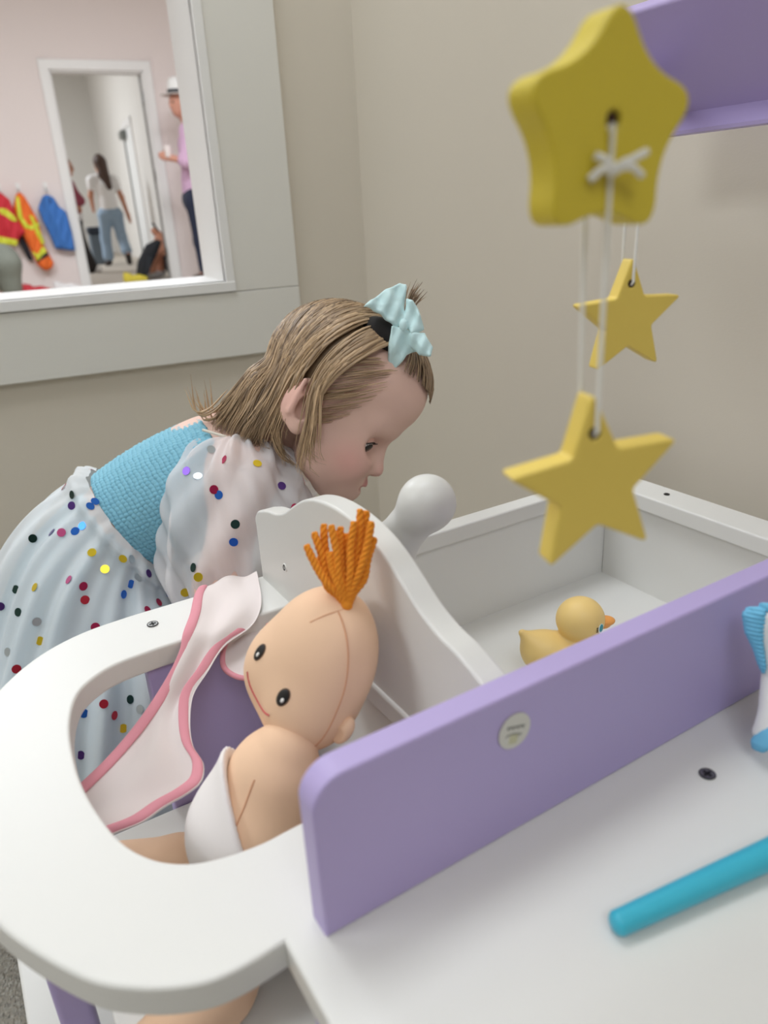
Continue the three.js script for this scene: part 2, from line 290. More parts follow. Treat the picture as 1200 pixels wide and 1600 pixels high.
// screws in the boards
function screw(x, y, z, r = 0.0042) {
  const g = new THREE.CylinderGeometry(r, r, 0.0012, 28).translate(x, y + 0.0002, z);
  const s = part('screw', g, M.metal, toy, 'sunken steel screw head');
  part('screw_recess', merge([box(x - r * 0.62, x + r * 0.62, y + 0.0006, y + 0.0011, z - 0.0007, z + 0.0007).rotateY(0), box(x - 0.0007, x + 0.0007, y + 0.0006, y + 0.0011, z - r * 0.62, z + r * 0.62), new THREE.TorusGeometry(r, 0.0004, 6, 28).rotateX(Math.PI / 2).translate(x, y + 0.0006, z)]), M.dark, s);
}
screw(0.097, T, -0.546); screw(0.31, T, -0.19); screw(0.6365, T, -0.482, 0.0028); screw(0.4, T, -0.2145, 0.0012);
{ // bath spout: a rounded wooden post bending up into a ball
  const b = V(0.272, 0.606, -0.404), p0 = V(0.258, 0.49, -0.432), p1 = V(0.258, 0.566, -0.432);
  const f = union([capsule(p0, 0.0165, p1, 0.0165), capsule(p1, 0.0165, b, 0.0155), ellip(b, 0.0205, 0.0205, 0.0205)], 0.008);
  part('spout', netBox(f, [b, p0, p1], 0.026, 0.0018), M.white, toy);
}
// chair under the tray, legs and the low shelf
part('chair_seat', box(-0.005, 0.203, 0.33, 0.345, -0.512, -0.236, 0.003), M.white, toy);
part('chair_back_panel', box(0.08, 0.203, 0.2, T - 0.018, -0.526, -0.512, 0.002), M.purple, toy, 'purple side board under the far rim of the chair');
part('chair_post', box(-0.036, -0.014, 0.25, T - 0.018, -0.42, -0.398, 0.005), M.purple, toy, 'purple square post under the tray');
part('table_leg', box(0.076, 0.106, 0, T - 0.018, -0.222, -0.192, 0.004), M.purple, toy, 'purple square table leg');
part('table_leg', box(0.076, 0.106, 0, T - 0.018, -0.02, 0.01, 0.004), M.purple, toy, 'purple square table leg');
part('table_leg', box(0.62, 0.65, 0, T - 0.018, -0.02, 0.01, 0.004), M.purple, toy, 'purple square table leg');
part('side_panel', box(0.203, 0.2175, 0.02, T - 0.17, -0.56, -0.24, 0.002), M.white, toy);
part('side_panel', box(0.626, 0.64, 0.02, 0.366, -0.57, -0.2, 0.002), M.white, toy);
part('front_panel', box(0.12, 0.62, 0.02, T - 0.018, -0.215, -0.202, 0.002), M.white, toy);
part('back_panel', box(0.2175, 0.626, 0.02, 0.366, -0.57, -0.556, 0.002), M.white, toy);
part('low_shelf', box(-0.062, 0.203, 0.235, 0.25, -0.57, -0.238, 0.003), M.white, toy);
part('shelf_foot', box(-0.06, -0.045, 0, 0.236, -0.56, -0.25, 0.003), M.white, toy);
{ // purple board over the end of the tub with a chamfered ledge, upright and the arm of the mobile
  const bd = part('overhead_board', box(-0.008, 0.008, 0, 0.108, -0.56, -0.03, 0.004).rotateZ(0.6).translate(0.643, 0.861, 0), M.purple, toy, 'purple overhead board at the end of the tub');
  const s = new THREE.Shape(); s.moveTo(0, 0); s.lineTo(0.018, 0); s.lineTo(0.018, 0.019); s.lineTo(0.0152, 0.0185); s.lineTo(0, 0.003); s.lineTo(0, 0);
  const g = new THREE.ExtrudeGeometry(s, { depth: 0.53, bevelEnabled: false }); g.applyMatrix4(basis(V(1, 0, 0), V(0, 1, 0), V(0, 0, 1), V(0.6135, 0.849, -0.56)));
  part('chamfered_ledge', g, M.purple, bd);
  part('upright_post', box(0.625, 0.65, T, 0.87, -0.075, -0.045, 0.004), M.purple, toy);
  const st = V(0.203, 0.829, -0.1905), en = V(0.632, 0.898, -0.552);
  const d = en.clone().sub(st).normalize();
  const side = V(0, 1, 0).cross(d).normalize(), up = d.clone().cross(side);
  const L = en.clone().sub(st).length();
  const ab = box(-0.007, 0.007, -0.009, 0.009, 0.006, L, 0.003); ab.applyMatrix4(basis(side, up, d, st));
  part('mobile_arm', ab, M.purple, toy);
}
// ---------------------------------------------------------------- the stars of the mobile
function starGeo(R, r, round, thick, holeY, holeR, inner = 0.6) {
  const P = []; for (let i = 0; i < 10; i++) { const a = Math.PI / 2 + i * Math.PI / 5, q = i % 2 ? r : R; P.push(new THREE.Vector2(Math.cos(a) * q, Math.sin(a) * q)); }
  const s = new THREE.Shape();
  for (let i = 0; i < 10; i++) {
    const p = P[i], a = P[(i + 9) % 10], b = P[(i + 1) % 10], k = i % 2 ? round * inner : round;
    const p0 = p.clone().add(a.clone().sub(p).normalize().multiplyScalar(k)), p1 = p.clone().add(b.clone().sub(p).normalize().multiplyScalar(k));
    if (i === 0) s.moveTo(p0.x, p0.y); else s.lineTo(p0.x, p0.y);
    s.quadraticCurveTo(p.x, p.y, p1.x, p1.y);
  }
  s.closePath();
  const h = new THREE.Path(); h.absellipse(0, holeY, holeR, holeR, 0, Math.PI * 2, true); s.holes.push(h);
  return new THREE.ExtrudeGeometry(s, { depth: thick - 0.0024, bevelEnabled: true, bevelSize: 0.0012, bevelThickness: 0.0012, bevelOffset: -0.0012, bevelSegments: 3, curveSegments: 14 }).translate(0, 0, -thick / 2 + 0.0012);
}
const STURN = -0.3;                                     // the mobile is turned a little from the table's axes
const sN = V(Math.sin(STURN), 0, Math.cos(STURN)), sX = V(Math.cos(STURN), 0, -Math.sin(STURN)), sY = V(0, 1, 0);
const tilted = (roll) => basis(sX.clone().multiplyScalar(Math.cos(roll)).addScaledVector(sY, Math.sin(roll)), sY.clone().multiplyScalar(Math.cos(roll)).addScaledVector(sX, -Math.sin(roll)), sN, V(0, 0, 0));
const bigC = V(0.188, 0.8187, -0.1795);
{
  const g = starGeo(0.0369, 0.0212, 0.0122, 0.0125, 0.0025, 0.0026, 0.9);
  g.applyMatrix4(new THREE.Matrix4().makeRotationY(-0.07).multiply(new THREE.Matrix4().makeRotationZ(-0.04)).setPosition(bigC));
  const s = part('star_plate', g, M.starBright, toy, 'large rounded yellow star at the end of the mobile arm');
  part('star_hole', new THREE.CylinderGeometry(0.0026, 0.0026, 0.011, 16).rotateX(Math.PI / 2).translate(0, 0.0025, 0).applyMatrix4(tilted(0).setPosition(bigC)), M.hole, s);
}
function hungStar(C, size, roll, top, label, m, knot) {
  const t = thing('hanging_star', label, 'star', C.clone(), null);
  const R = size / 1.9;
  const g = starGeo(R * 1.02, R * 0.445, R * 0.12, 0.0105, R * 0.58, 0.0021, 0.4);
  g.applyMatrix4(tilted(roll).setPosition(C)); part('star_plate', g, m, t);
  const hp = V(0, R * 0.58, 0).applyMatrix4(tilted(roll).setPosition(C));
  part('star_hole', new THREE.CylinderGeometry(0.0021, 0.0021, 0.0098, 14).rotateX(Math.PI / 2).applyMatrix4(tilted(0).setPosition(hp)), M.hole, t);
  const f = hp.clone().addScaledVector(sN, 0.0062), b = hp.clone().addScaledVector(sN, -0.0062);
  part('string', merge([tube([top[0], top[0].clone().lerp(f, 0.5), f.clone().add(V(0, 0.004, 0)), f, hp], 0.0008, 40, 8), tube([top[1], top[1].clone().lerp(b, 0.5), b.clone().add(V(0, 0.004, 0)), b, hp], 0.0008, 40, 8)]), M.string, t);
  if (knot) {
    const k = [], K = top[0].clone().add(V(0, -0.0125, 0)).addScaledVector(sN, 0.0012);
    const at = (x, y, z) => K.clone().addScaledVector(sX, x).addScaledVector(sY, y).addScaledVector(sN, z);
    for (const [x, y] of [[-0.008, -0.0025], [-0.0065, 0.004], [0.0105, 0.0045], [0.0095, -0.002], [0.006, 0.0025]]) k.push(tube([at(0, 0, 0.001), at(x * 0.5, y * 0.3 + 0.0012, 0.002), at(x, y, 0.001)], 0.0012, 10, 6));
    k.push(new THREE.SphereGeometry(0.0022, 14, 10).scale(1.3, 0.9, 1).translate(K.x, K.y, K.z));
    k.push(tube([bigC.clone().addScaledVector(sN, 0.003).add(V(0.0002, 0.0015, 0)), bigC.clone().addScaledVector(sN, 0.0072), top[0]], 0.0008, 10, 6));
    part('knot', merge(k), M.string, t);
  }
}
{
  const nf = bigC.clone().addScaledVector(sN, 0.0075).add(V(0.0004, 0.0015, 0)), nb = bigC.clone().add(V(0, 0.0025, 0)).addScaledVector(sN, -0.0075);
  hungStar(V(0.194, 0.7035, -0.1805), 0.066, 0.1, [nf, nb], 'yellow wooden star on white strings hanging nearest over the tub, below the big rounded star', M.starPale, true);
  const fc = V(0.352, 0.7335, -0.3075);
  hungStar(fc, 0.066, 0.02, [fc.clone().addScaledVector(sN, 0.0062).add(V(0.0012, 0.115, 0)), fc.clone().addScaledVector(sN, -0.0062).add(V(-0.0012, 0.115, 0))], 'smaller looking yellow wooden star hanging farther back, against the plain wall', M.starPale, false);
}
// ---------------------------------------------------------------- rubber duck in the tub
{
  const b = V(0.44, 0.38, -0.428), t = thing('rubber_duck', 'yellow rubber duck with blue eyes sitting in the white toy tub', 'rubber duck', b);
  const X = V(0.9, 0, 0.44).normalize(), Z = V(-X.z, 0, X.x), Y = V(0, 1, 0), B = basis(X, Y, Z, b);
  const q = (x, y, z) => V(x, y, z).applyMatrix4(B);
  const f = union([ellip(q(0, 0.021, 0), 0.036, 0.022, 0.027, X, Y, Z), ellip(q(-0.022, 0.03, 0), 0.02, 0.016, 0.017, X, Y, Z), capsule(q(-0.026, 0.034, 0), 0.012, q(-0.042, 0.05, 0), 0.0035)], 0.012);
  const head = ellip(q(0.013, 0.059, 0), 0.0225, 0.0215, 0.021, X, Y, Z);
  const g2 = (x, y, z) => smax(smin(f(x, y, z), head(x, y, z), 0.005), 0.3805 - y, 0.003);
  part('duck_body', netBox(g2, [q(-0.04, 0, 0), q(0.03, 0.06, 0)], 0.032, 0.0016), M.duck, t);
  const bk = union([ellip(q(0.036, 0.0545, 0), 0.0105, 0.0042, 0.0075, X, Y, Z), ellip(q(0.034, 0.0505, 0), 0.0085, 0.003, 0.006, X, Y, Z)], 0.002);
  part('beak', netBox(bk, [q(0.035, 0.053, 0)], 0.014, 0.0008), M.beak, t);
  for (const s of [1, -1]) {
    const n = V(0.62, 0.02, s * 0.78).normalize(), c = q(0.013 + n.x * 0.0215, 0.057 + n.y * 0.02, n.z * 0.0205);
    const nw = V(n.x, n.y, n.z).transformDirection(B), tx = Y.clone().cross(nw).normalize(), ty = nw.clone().cross(tx), E = basis(tx, ty, nw, c);
    const disc = (rx, ry, o) => new THREE.SphereGeometry(1, 20, 12).scale(rx, ry, 0.0007).translate(0, 0, o).applyMatrix4(E);
    const e = part('eye', disc(0.0042, 0.0047, 0.0004), mat('#e9f3ef', 0.3), t);
    part('iris', disc(0.0031, 0.0039, 0.0009), mat('#2f9ba6', 0.3), e);
    const lash = []; for (let k = 0; k < 3; k++) lash.push(new THREE.CapsuleGeometry(0.0004, 0.0016, 3, 6).rotateZ(1.57).translate(-s * 0.0052, -0.0018 + k * 0.0019, 0.0002).applyMatrix4(E));
    part('eyelash', merge(lash), M.dark, e);
  }
}
{ // teal handle lying on the table
  const a = V(0.192, T + 0.0056, -0.151), b = V(0.395, T + 0.0085, -0.1165), d = b.clone().sub(a).normalize(), L = b.distanceTo(a);
  const t = thing('spoon', 'teal blue plastic toy spoon with a round tapered handle lying on the white table', 'toy spoon', V(a.x, T, a.z));
  const pr = []; for (let i = 0; i <= 10; i++) { const q = i / 10 * Math.PI / 2; pr.push(new THREE.Vector2(Math.sin(q) * 0.0055, -Math.cos(q) * 0.0035 + 0.0035)); } for (let i = 1; i <= 12; i++) pr.push(new THREE.Vector2(0.0055 + 0.003 * i / 12, 0.0035 + (L - 0.0035) * i / 12)); 
  const g = new THREE.LatheGeometry(pr, 36); const side = V(0, 1, 0).cross(d).normalize(); g.applyMatrix4(basis(side, d, side.clone().cross(d), a));
  part('handle', g, M.teal, t);
  const bc = b.clone().addScaledVector(d, 0.024); bc.y = T + 0.0086;
  const outer = ellip(bc, 0.028, 0.0082, 0.018, d, V(0, 1, 0), side), inn = ellip(bc.clone().add(V(0, 0.008, 0)), 0.024, 0.011, 0.0145, d, V(0, 1, 0), side);
  part('bowl', netBox((x, y, z) => smax(outer(x, y, z), -inn(x, y, z), 0.002), [bc], 0.034, 0.0014), M.teal, t);
}
// ---------------------------------------------------------------- soft doll on the chair
{
  const hc = V(0.159, 0.532, -0.3715);
  const t = thing('plush_doll', 'peach cloth baby doll with orange yarn hair and white diaper in the toy high chair', 'doll', V(0.1, 0.345, -0.36));
  const r25 = 25 * Math.PI / 180, r20 = 20 * Math.PI / 180;
  const u0 = V(0, Math.cos(r25), Math.sin(r25)), Lv = V(0, -Math.sin(r25), Math.cos(r25));
  const up = u0.clone().multiplyScalar(Math.cos(r20)).add(V(Math.sin(r20), 0, 0));
  const fw = V(-Math.cos(r20), 0, 0).addScaledVector(u0, Math.sin(r20));
  const q = (f, u, l) => hc.clone().addScaledVector(fw, f).addScaledVector(up, u).addScaledVector(Lv, l);
  const RF = 0.032, RU = 0.0595, RL = 0.042;
  const skin = mat('#f3ccaa', 0.9, { sheen: 0.3, sheenColor: new THREE.Color('#ffe3c8'), sheenRoughness: 0.6 });
  const headF = union([ellip(hc, RF, RU, RL, fw, up, Lv), ellip(q(0.004, -0.018, 0.016), 0.028, 0.03, 0.0265, fw, up, Lv), ellip(q(0.004, -0.018, -0.016), 0.028, 0.03, 0.0265, fw, up, Lv)], 0.012);
  const head = part('head', netBox(headF, [hc], 0.07, 0.0024), skin, t);
  // point on the head along a direction
  const onHead = (f, u, l, off = 0) => { const d = fw.clone().multiplyScalar(f).addScaledVector(up, u).addScaledVector(Lv, l).normalize(); let a = 0, b = 0.12; for (let i = 0; i < 40; i++) { const m = (a + b) / 2, p = hc.clone().addScaledVector(d, m); if (headF(p.x, p.y, p.z) < 0) a = m; else b = m; } return hc.clone().addScaledVector(d, a + off); };
  const nHead = (p) => { const e = 0.0015; return V(headF(p.x + e, p.y, p.z) - headF(p.x - e, p.y, p.z), headF(p.x, p.y + e, p.z) - headF(p.x, p.y - e, p.z), headF(p.x, p.y, p.z + e) - headF(p.x, p.y, p.z - e)).normalize(); };
  const thread = mat('#d9a07c', 0.9), redThread = mat('#c8575a', 0.8);
  const seamPts = []; for (let i = 0; i <= 26; i++) { const a = lerp(1.52, -0.62, i / 26); seamPts.push(onHead(0.22, Math.sin(a), Math.cos(a) * 0.95, 0.0002)); }
  part('seam', tube(seamPts, 0.00045, 60, 6), thread, head, 'stitched side seam of the doll head');
  const dart = [onHead(0.12, 1, 0.06, 0.0001), onHead(0.3, 0.95, 0.02, 0.0001), onHead(0.5, 0.9, -0.05, 0.0001)];
  part('seam', tube(dart, 0.0004, 20, 6), thread, head);
  for (const s of [1, -1]) {
    const p = onHead(0.9, -0.06, s * 0.5), n = nHead(p);
    const tx = up.clone().cross(n).normalize(), ty = n.clone().cross(tx);
    const E = basis(tx, ty, n, p), disc = (rx, ry, ox, oy, oz) => new THREE.SphereGeometry(1, 24, 12).scale(rx, ry, 0.0008).translate(ox, oy, oz).applyMatrix4(E);
    const e = part('eye', disc(0.0042, 0.0066, 0, 0, 0.0002), mat('#4a3324', 0.6), head, 'black embroidered eye with a white stitch');
    part('pupil', disc(0.0035, 0.0058, 0, 0, 0.0006), mat('#141110', 0.5), e);
    const e2 = e; part('glint', disc(0.0011, 0.0017, 0.0012, -0.0012, 0.0012), mat('#f5f2ec', 0.6), e2);
    const ear = ellip(q(-0.002, -0.008, s * 0.0445), 0.0055, 0.0115, 0.006, fw, up, Lv), ear2 = ellip(q(0.004, -0.012, s * 0.0475), 0.003, 0.007, 0.004, fw, up, Lv);
    part('ear', netBox((x, y, z) => smax(ear(x, y, z), -ear2(x, y, z), 0.003), [q(-0.002, -0.008, s * 0.0445)], 0.016, 0.001), skin, head);
  }
  const mouth = []; for (let i = 0; i <= 20; i++) { const a = lerp(-0.62, 0.62, i / 20); mouth.push(onHead(0.9, -0.72 + 0.55 * (Math.abs(a) ** 2.2) * 0.9, a * 0.75, 0.0002)); }
  part('mouth', tube(mouth, 0.0006, 50, 6), redThread, head, 'thin dark pink stitched smile');
  // yarn tuft
  const hair = mat('#ee9428', 0.95, { sheen: 0.4, sheenColor: new THREE.Color('#ffb35a') });
  const root = onHead(0.1, 1, 0.03, -0.001);
  const tuft = part('hair_tuft', new THREE.SphereGeometry(0.0035, 16, 12).scale(1, 1.1, 1).translate(root.x, root.y + 0.001, root.z), hair, head);
  const iR = V(0.851, -0.051, 0.522), iU = V(0.239, 0.924, -0.299), iF = V(0.467, -0.379, -0.799);
  const tips = [[-23, 34], [-19, 41], [-14, 45.5], [-9, 45], [-4, 44], [-1, 40], [4, 47], [7.5, 54], [11, 53], [14, 47], [15.5, 38], [-16, 28], [-10, 30], [10, 36]];
  tips.forEach(([x, y], i) => {
    const k = 0.00104, dz = (i % 3 - 1) * 0.004 + 0.002;
    const tip = root.clone().addScaledVector(iR, x * k).addScaledVector(iU, y * k * 1.02).addScaledVector(iF, dz);
    const mid = root.clone().addScaledVector(iR, x * k * (0.5 + 0.12 * (i % 3))).addScaledVector(iU, y * k * 0.42).addScaledVector(iF, dz * 0.9 - 0.002);
    const c = new THREE.CatmullRomCurve3([root, root.clone().lerp(mid, 0.5).addScaledVector(iR, -x * k * 0.06), mid, mid.clone().lerp(tip, 0.5).addScaledVector(iR, (i % 2 ? 1 : -1) * 0.0008), tip]);
    const ply = []; const fr = c.computeFrenetFrames(48), N = 48;
    for (let s = 0; s < 3; s++) { const pts = []; for (let j = 0; j <= N; j++) { const u = j / N, p = c.getPointAt(u), a = u * 30 + s * 2.09, r = 0.00125 * (1 - 0.25 * smooth(0.9, 1, u)); pts.push(p.clone().addScaledVector(fr.normals[j], Math.cos(a) * r).addScaledVector(fr.binormals[j], Math.sin(a) * r)); } ply.push(tube(pts, 0.0014, 72, 6)); ply.push(new THREE.SphereGeometry(0.0014, 8, 6).translate(...pts[N].toArray())); }
    part('yarn_strand', merge(ply), hair, tuft);
  });
  // body
  const neck = V(0.128, 0.497, -0.352), chest = V(0.118, 0.476, -0.356), belly = V(0.103, 0.44, -0.357), pelv = V(0.108, 0.388, -0.362);
  const kneeF = V(0.062, 0.371, -0.425), footF = V(0.022, 0.366, -0.45), kneeN = V(0.055, 0.369, -0.322), footN = V(0.0, 0.365, -0.302);
  const armN = V(0.15, 0.468, -0.33), handN = V(0.165, 0.41, -0.3), armFar = V(0.14, 0.46, -0.365), handFar = V(0.165, 0.41, -0.385);
  const torsoF = union([capsule(neck, 0.017, chest, 0.024), capsule(chest, 0.028, belly, 0.036), capsule(belly, 0.035, pelv, 0.034)], 0.012);
  const bodyF = union([torsoF, capsule(pelv, 0.022, kneeF, 0.02), capsule(kneeF, 0.02, footF, 0.021), capsule(pelv, 0.022, kneeN, 0.02), capsule(kneeN, 0.02, footN, 0.021), capsule(armN, 0.015, handN, 0.014), capsule(armFar, 0.015, handFar, 0.014)], 0.008);
  const body = part('body', netBox(bodyF, [neck, pelv, footF, footN, handN, handFar], 0.042, 0.0028), skin, t);
  const onTorso = (p, d) => { let a = 0, b = 0.08; for (let i = 0; i < 40; i++) { const m = (a + b) / 2, s = p.clone().addScaledVector(d, m); if (torsoF(s.x, s.y, s.z) < 0) a = m; else b = m; } return p.clone().addScaledVector(d, a + 0.0001); };
  const sd = V(-0.62, 0.42, 0.5).normalize(), sp = []; for (let i = 0; i <= 14; i++) { const u = i / 14, p = chest.clone().lerp(belly, u * 1.15 - 0.1); sp.push(onTorso(p, sd)); }
  part('seam', tube(sp, 0.00045, 30, 6), thread, body);
  const dAx = belly.clone().sub(pelv).normalize();
  const dF = (x, y, z) => { const h = (x - pelv.x) * dAx.x + (y - pelv.y) * dAx.y + (z - pelv.z) * dAx.z; return smax(Math.abs(Math.min(torsoF(x, y, z), union([capsule(pelv, 0.022, pelv.clone().lerp(kneeF, 0.4), 0.022), capsule(pelv, 0.022, pelv.clone().lerp(kneeN, 0.4), 0.022)], 0.01)(x, y, z)) - 0.0035) - 0.0036, smin(h - 0.03, (x - 0.086) * 0.87 + (y - 0.479) * 0.26 + (z + 0.345) * 0.39, 0.012), 0.003); };
  part('diaper', netBox(dF, [pelv, pelv.clone().addScaledVector(dAx, 0.1)], 0.05, 0.0026), mat('#f1ebe8', 0.95, { sheen: 0.4 }), t, 'white fleece diaper');
  const tabC = onTorso(belly.clone().lerp(pelv, 0.35), V(-0.35, 0.1, 0.93).normalize());
  part('diaper_tab', netBox(union([ellip(tabC, 0.014, 0.008, 0.009), ellip(tabC.clone().add(V(0.012, 0.002, 0.003)), 0.01, 0.007, 0.008)], 0.006), [tabC], 0.026, 0.002), mat('#f1ebe8', 0.95, { sheen: 0.4 }), t);
}
// ---------------------------------------------------------------- bib hanging through the tray opening
{
  const Lp = [[0.146, 0.5035, -0.5755], [0.14, 0.503, -0.567], [0.126, 0.503, -0.536], [0.112, 0.5015, -0.511], [0.106, 0.494, -0.503], [0.091, 0.48, -0.494], [0.062, 0.46, -0.481], [0.033, 0.45, -0.465], [0.005, 0.445, -0.45], [-0.012, 0.443, -0.436]].map((p) => V(...p));
  const Rp = [[0.2, 0.5035, -0.5755], [0.196, 0.503, -0.562], [0.176, 0.5025, -0.51], [0.163, 0.497, -0.499], [0.138, 0.49, -0.495], [0.119, 0.48, -0.484], [0.104, 0.47, -0.477], [0.095, 0.46, -0.462], [0.09, 0.452, -0.443], [0.091, 0.448, -0.424], [0.085, 0.444, -0.413], [0.075, 0.442, -0.41], [0.058, 0.44, -0.409], [0.042, 0.438, -0.406], [0.023, 0.436, -0.409], [0.008, 0.435, -0.409]].map((p) => V(...p));
  const cl = new THREE.CatmullRomCurve3(Lp), cr = new THREE.CatmullRomCurve3(Rp);
  const t = thing('doll_bib', 'white cloth doll bib with pink edging draped over the far rim of the tray opening', 'bib', V(0.06, 0.44, -0.44));
  const cloth = mat('#e9dedb', 0.95, { sheen: 0.3 }), pink = mat('#e59aa6', 0.9, { sheen: 0.3 });
  const S = (u, v) => { const a = cl.getPointAt(v), b = cr.getPointAt(v), p = a.lerp(b, u); const inside = Math.sin(u * Math.PI); p.y += inside * (Math.sin(v * 17 + u * 5) * 0.0022 + Math.sin(v * 7 - u * 9) * 0.0025 - 0.003 * smooth(0.3, 0.8, v)); return p; };
  const th = 0.0012;
  part('cloth', sheet(S, 26, 70, th), cloth, t);
  const band = (curve, inward, v0 = 0) => sheet((u, v) => { v = lerp(v0, 1, v); const p = curve.getPointAt(v), a = cl.getPointAt(v), b = cr.getPointAt(v), d = b.clone().sub(a).normalize().multiplyScalar(inward); const w = u * Math.PI * 2; return p.addScaledVector(d, (0.5 - 0.5 * Math.cos(w)) * 0.0085 - 0.0008 * inward).add(V(0, Math.sin(w) * 0.002 + 0.001, 0)); }, 14, 90, 0, true);
  part('pink_edging', band(cl, 1), pink, t, 'pink bound edge'); part('pink_edging', band(cr, -1, 0.3), pink, t, 'pink bound edge');
  // neck loop hanging at the far end
  const fp = [[0.148, 0.489, -0.5125], [0.138, 0.48, -0.503], [0.134, 0.474, -0.49], [0.142, 0.47, -0.476], [0.156, 0.471, -0.469], [0.17, 0.474, -0.474], [0.178, 0.482, -0.492], [0.18, 0.489, -0.51]].map((p) => V(...p));
  const cf = new THREE.CatmullRomCurve3(fp), mid = V(0.16, 0.489, -0.512);
  part('neck_loop', sheet((u, v) => mid.clone().lerp(cf.getPointAt(v), u).add(V(0, -0.002 * Math.sin(u * 3.1), 0)), 10, 40, th), cloth, t);
  part('pink_edging', tube(fp, 0.0022, 50, 8), pink, t);
}
// ---------------------------------------------------------------- folded doll diaper by the divider
{
  const c = V(0.368, 0.5455, -0.185);
  const t = thing('doll_diaper', 'white doll diaper with yellow prints and blue ruffled edges leaning on the purple divider', 'doll diaper', V(c.x, T, c.z));
  const X = V(0.87, -0.02, 0.49).normalize(), Z = V(-0.47, 0.3, 0.83).addScaledVector(X, -X.dot(V(-0.47, 0.3, 0.83))).normalize(), Y = Z.clone().cross(X);
  const k = 0.000362, at = (o) => basis(X, Y, Z, c.clone().addScaledVector(Z, o));
  const loc = (pts) => pts.map(([x, y]) => [(x - 1228) * k, (1090 - y) * k]);
  const both = (pts) => [...loc(pts), ...loc(pts).reverse().map(([x, y]) => [-x, y])];
  const bend = (x, y) => 0.007 * Math.cos(x * 45) + 0.003 * Math.sin(x * 150 + y * 60) - 0.004;
  const tx = texture(512, 512, (g, n) => { g.fillStyle = '#ecebe8'; g.fillRect(0, 0, n, n); let q = 3; const R = () => { q = (q * 16807) % 2147483647; return q / 2147483647; }; for (let i = 0; i < 40; i++) { g.fillStyle = ['#ecc24c', '#ecc24c', '#e39a9a', '#8fc7d8', '#f0d27a'][i % 5]; const x = R() * n, y = R() * n; if (i % 3) { g.beginPath(); g.arc(x, y, 8 + R() * 7, 0, 7); g.fill(); } else g.fillRect(x, y, 22, 26); } });
  const body = puff(both([[1174, 984], [1171, 1012], [1181, 1050], [1186, 1090], [1176, 1140], [1165, 1178], [1172, 1196], [1190, 1190], [1205, 1150]]), 0.008, 0.0016, bend);
  const bp = body.attributes.position, uv = new Float32Array(bp.count * 2); for (let i = 0; i < bp.count; i++) { uv[2 * i] = bp.getX(i) / 0.09 + 0.5; uv[2 * i + 1] = bp.getY(i) / 0.09 + 0.5; }
  body.setAttribute('uv', new THREE.BufferAttribute(uv, 2));
  part('cloth', body.applyMatrix4(at(0)), mat('#ffffff', 0.9, { map: tx }), t);
  const blue = mat('#74bfe2', 0.85, { sheen: 0.3 });
  const crimp = (x, y) => bend(x, y) + 0.0007 * Math.sin(y * 2600 + x * 300);
  const leg = [[1157, 993], [1165, 980], [1184, 979], [1187, 1000], [1184, 1034], [1188, 1072], [1185, 1090], [1178, 1072], [1172, 1050], [1160, 1022]];
  part('ruffle', puff(loc(leg), 0.0062, 0.0008, crimp).applyMatrix4(at(0.001)), blue, t, 'blue gathered leg edge');
  part('ruffle', puff(loc(leg).map(([x, y]) => [-x, y]).reverse(), 0.0062, 0.0008, crimp).applyMatrix4(at(0.001)), blue, t, 'blue gathered leg edge');
  part('waist_band', puff(both([[1178, 972], [1176, 988]]), 0.0045, 0.0012, bend).applyMatrix4(at(0.001)), blue, t, 'blue waist band');
  part('lower_band', puff(both([[1206, 1120], [1190, 1142], [1170, 1170], [1161, 1190], [1163, 1203], [1173, 1206], [1188, 1192], [1203, 1172]]), 0.0075, 0.0014, bend).applyMatrix4(at(0.003)), blue, t, 'blue lower band');
}
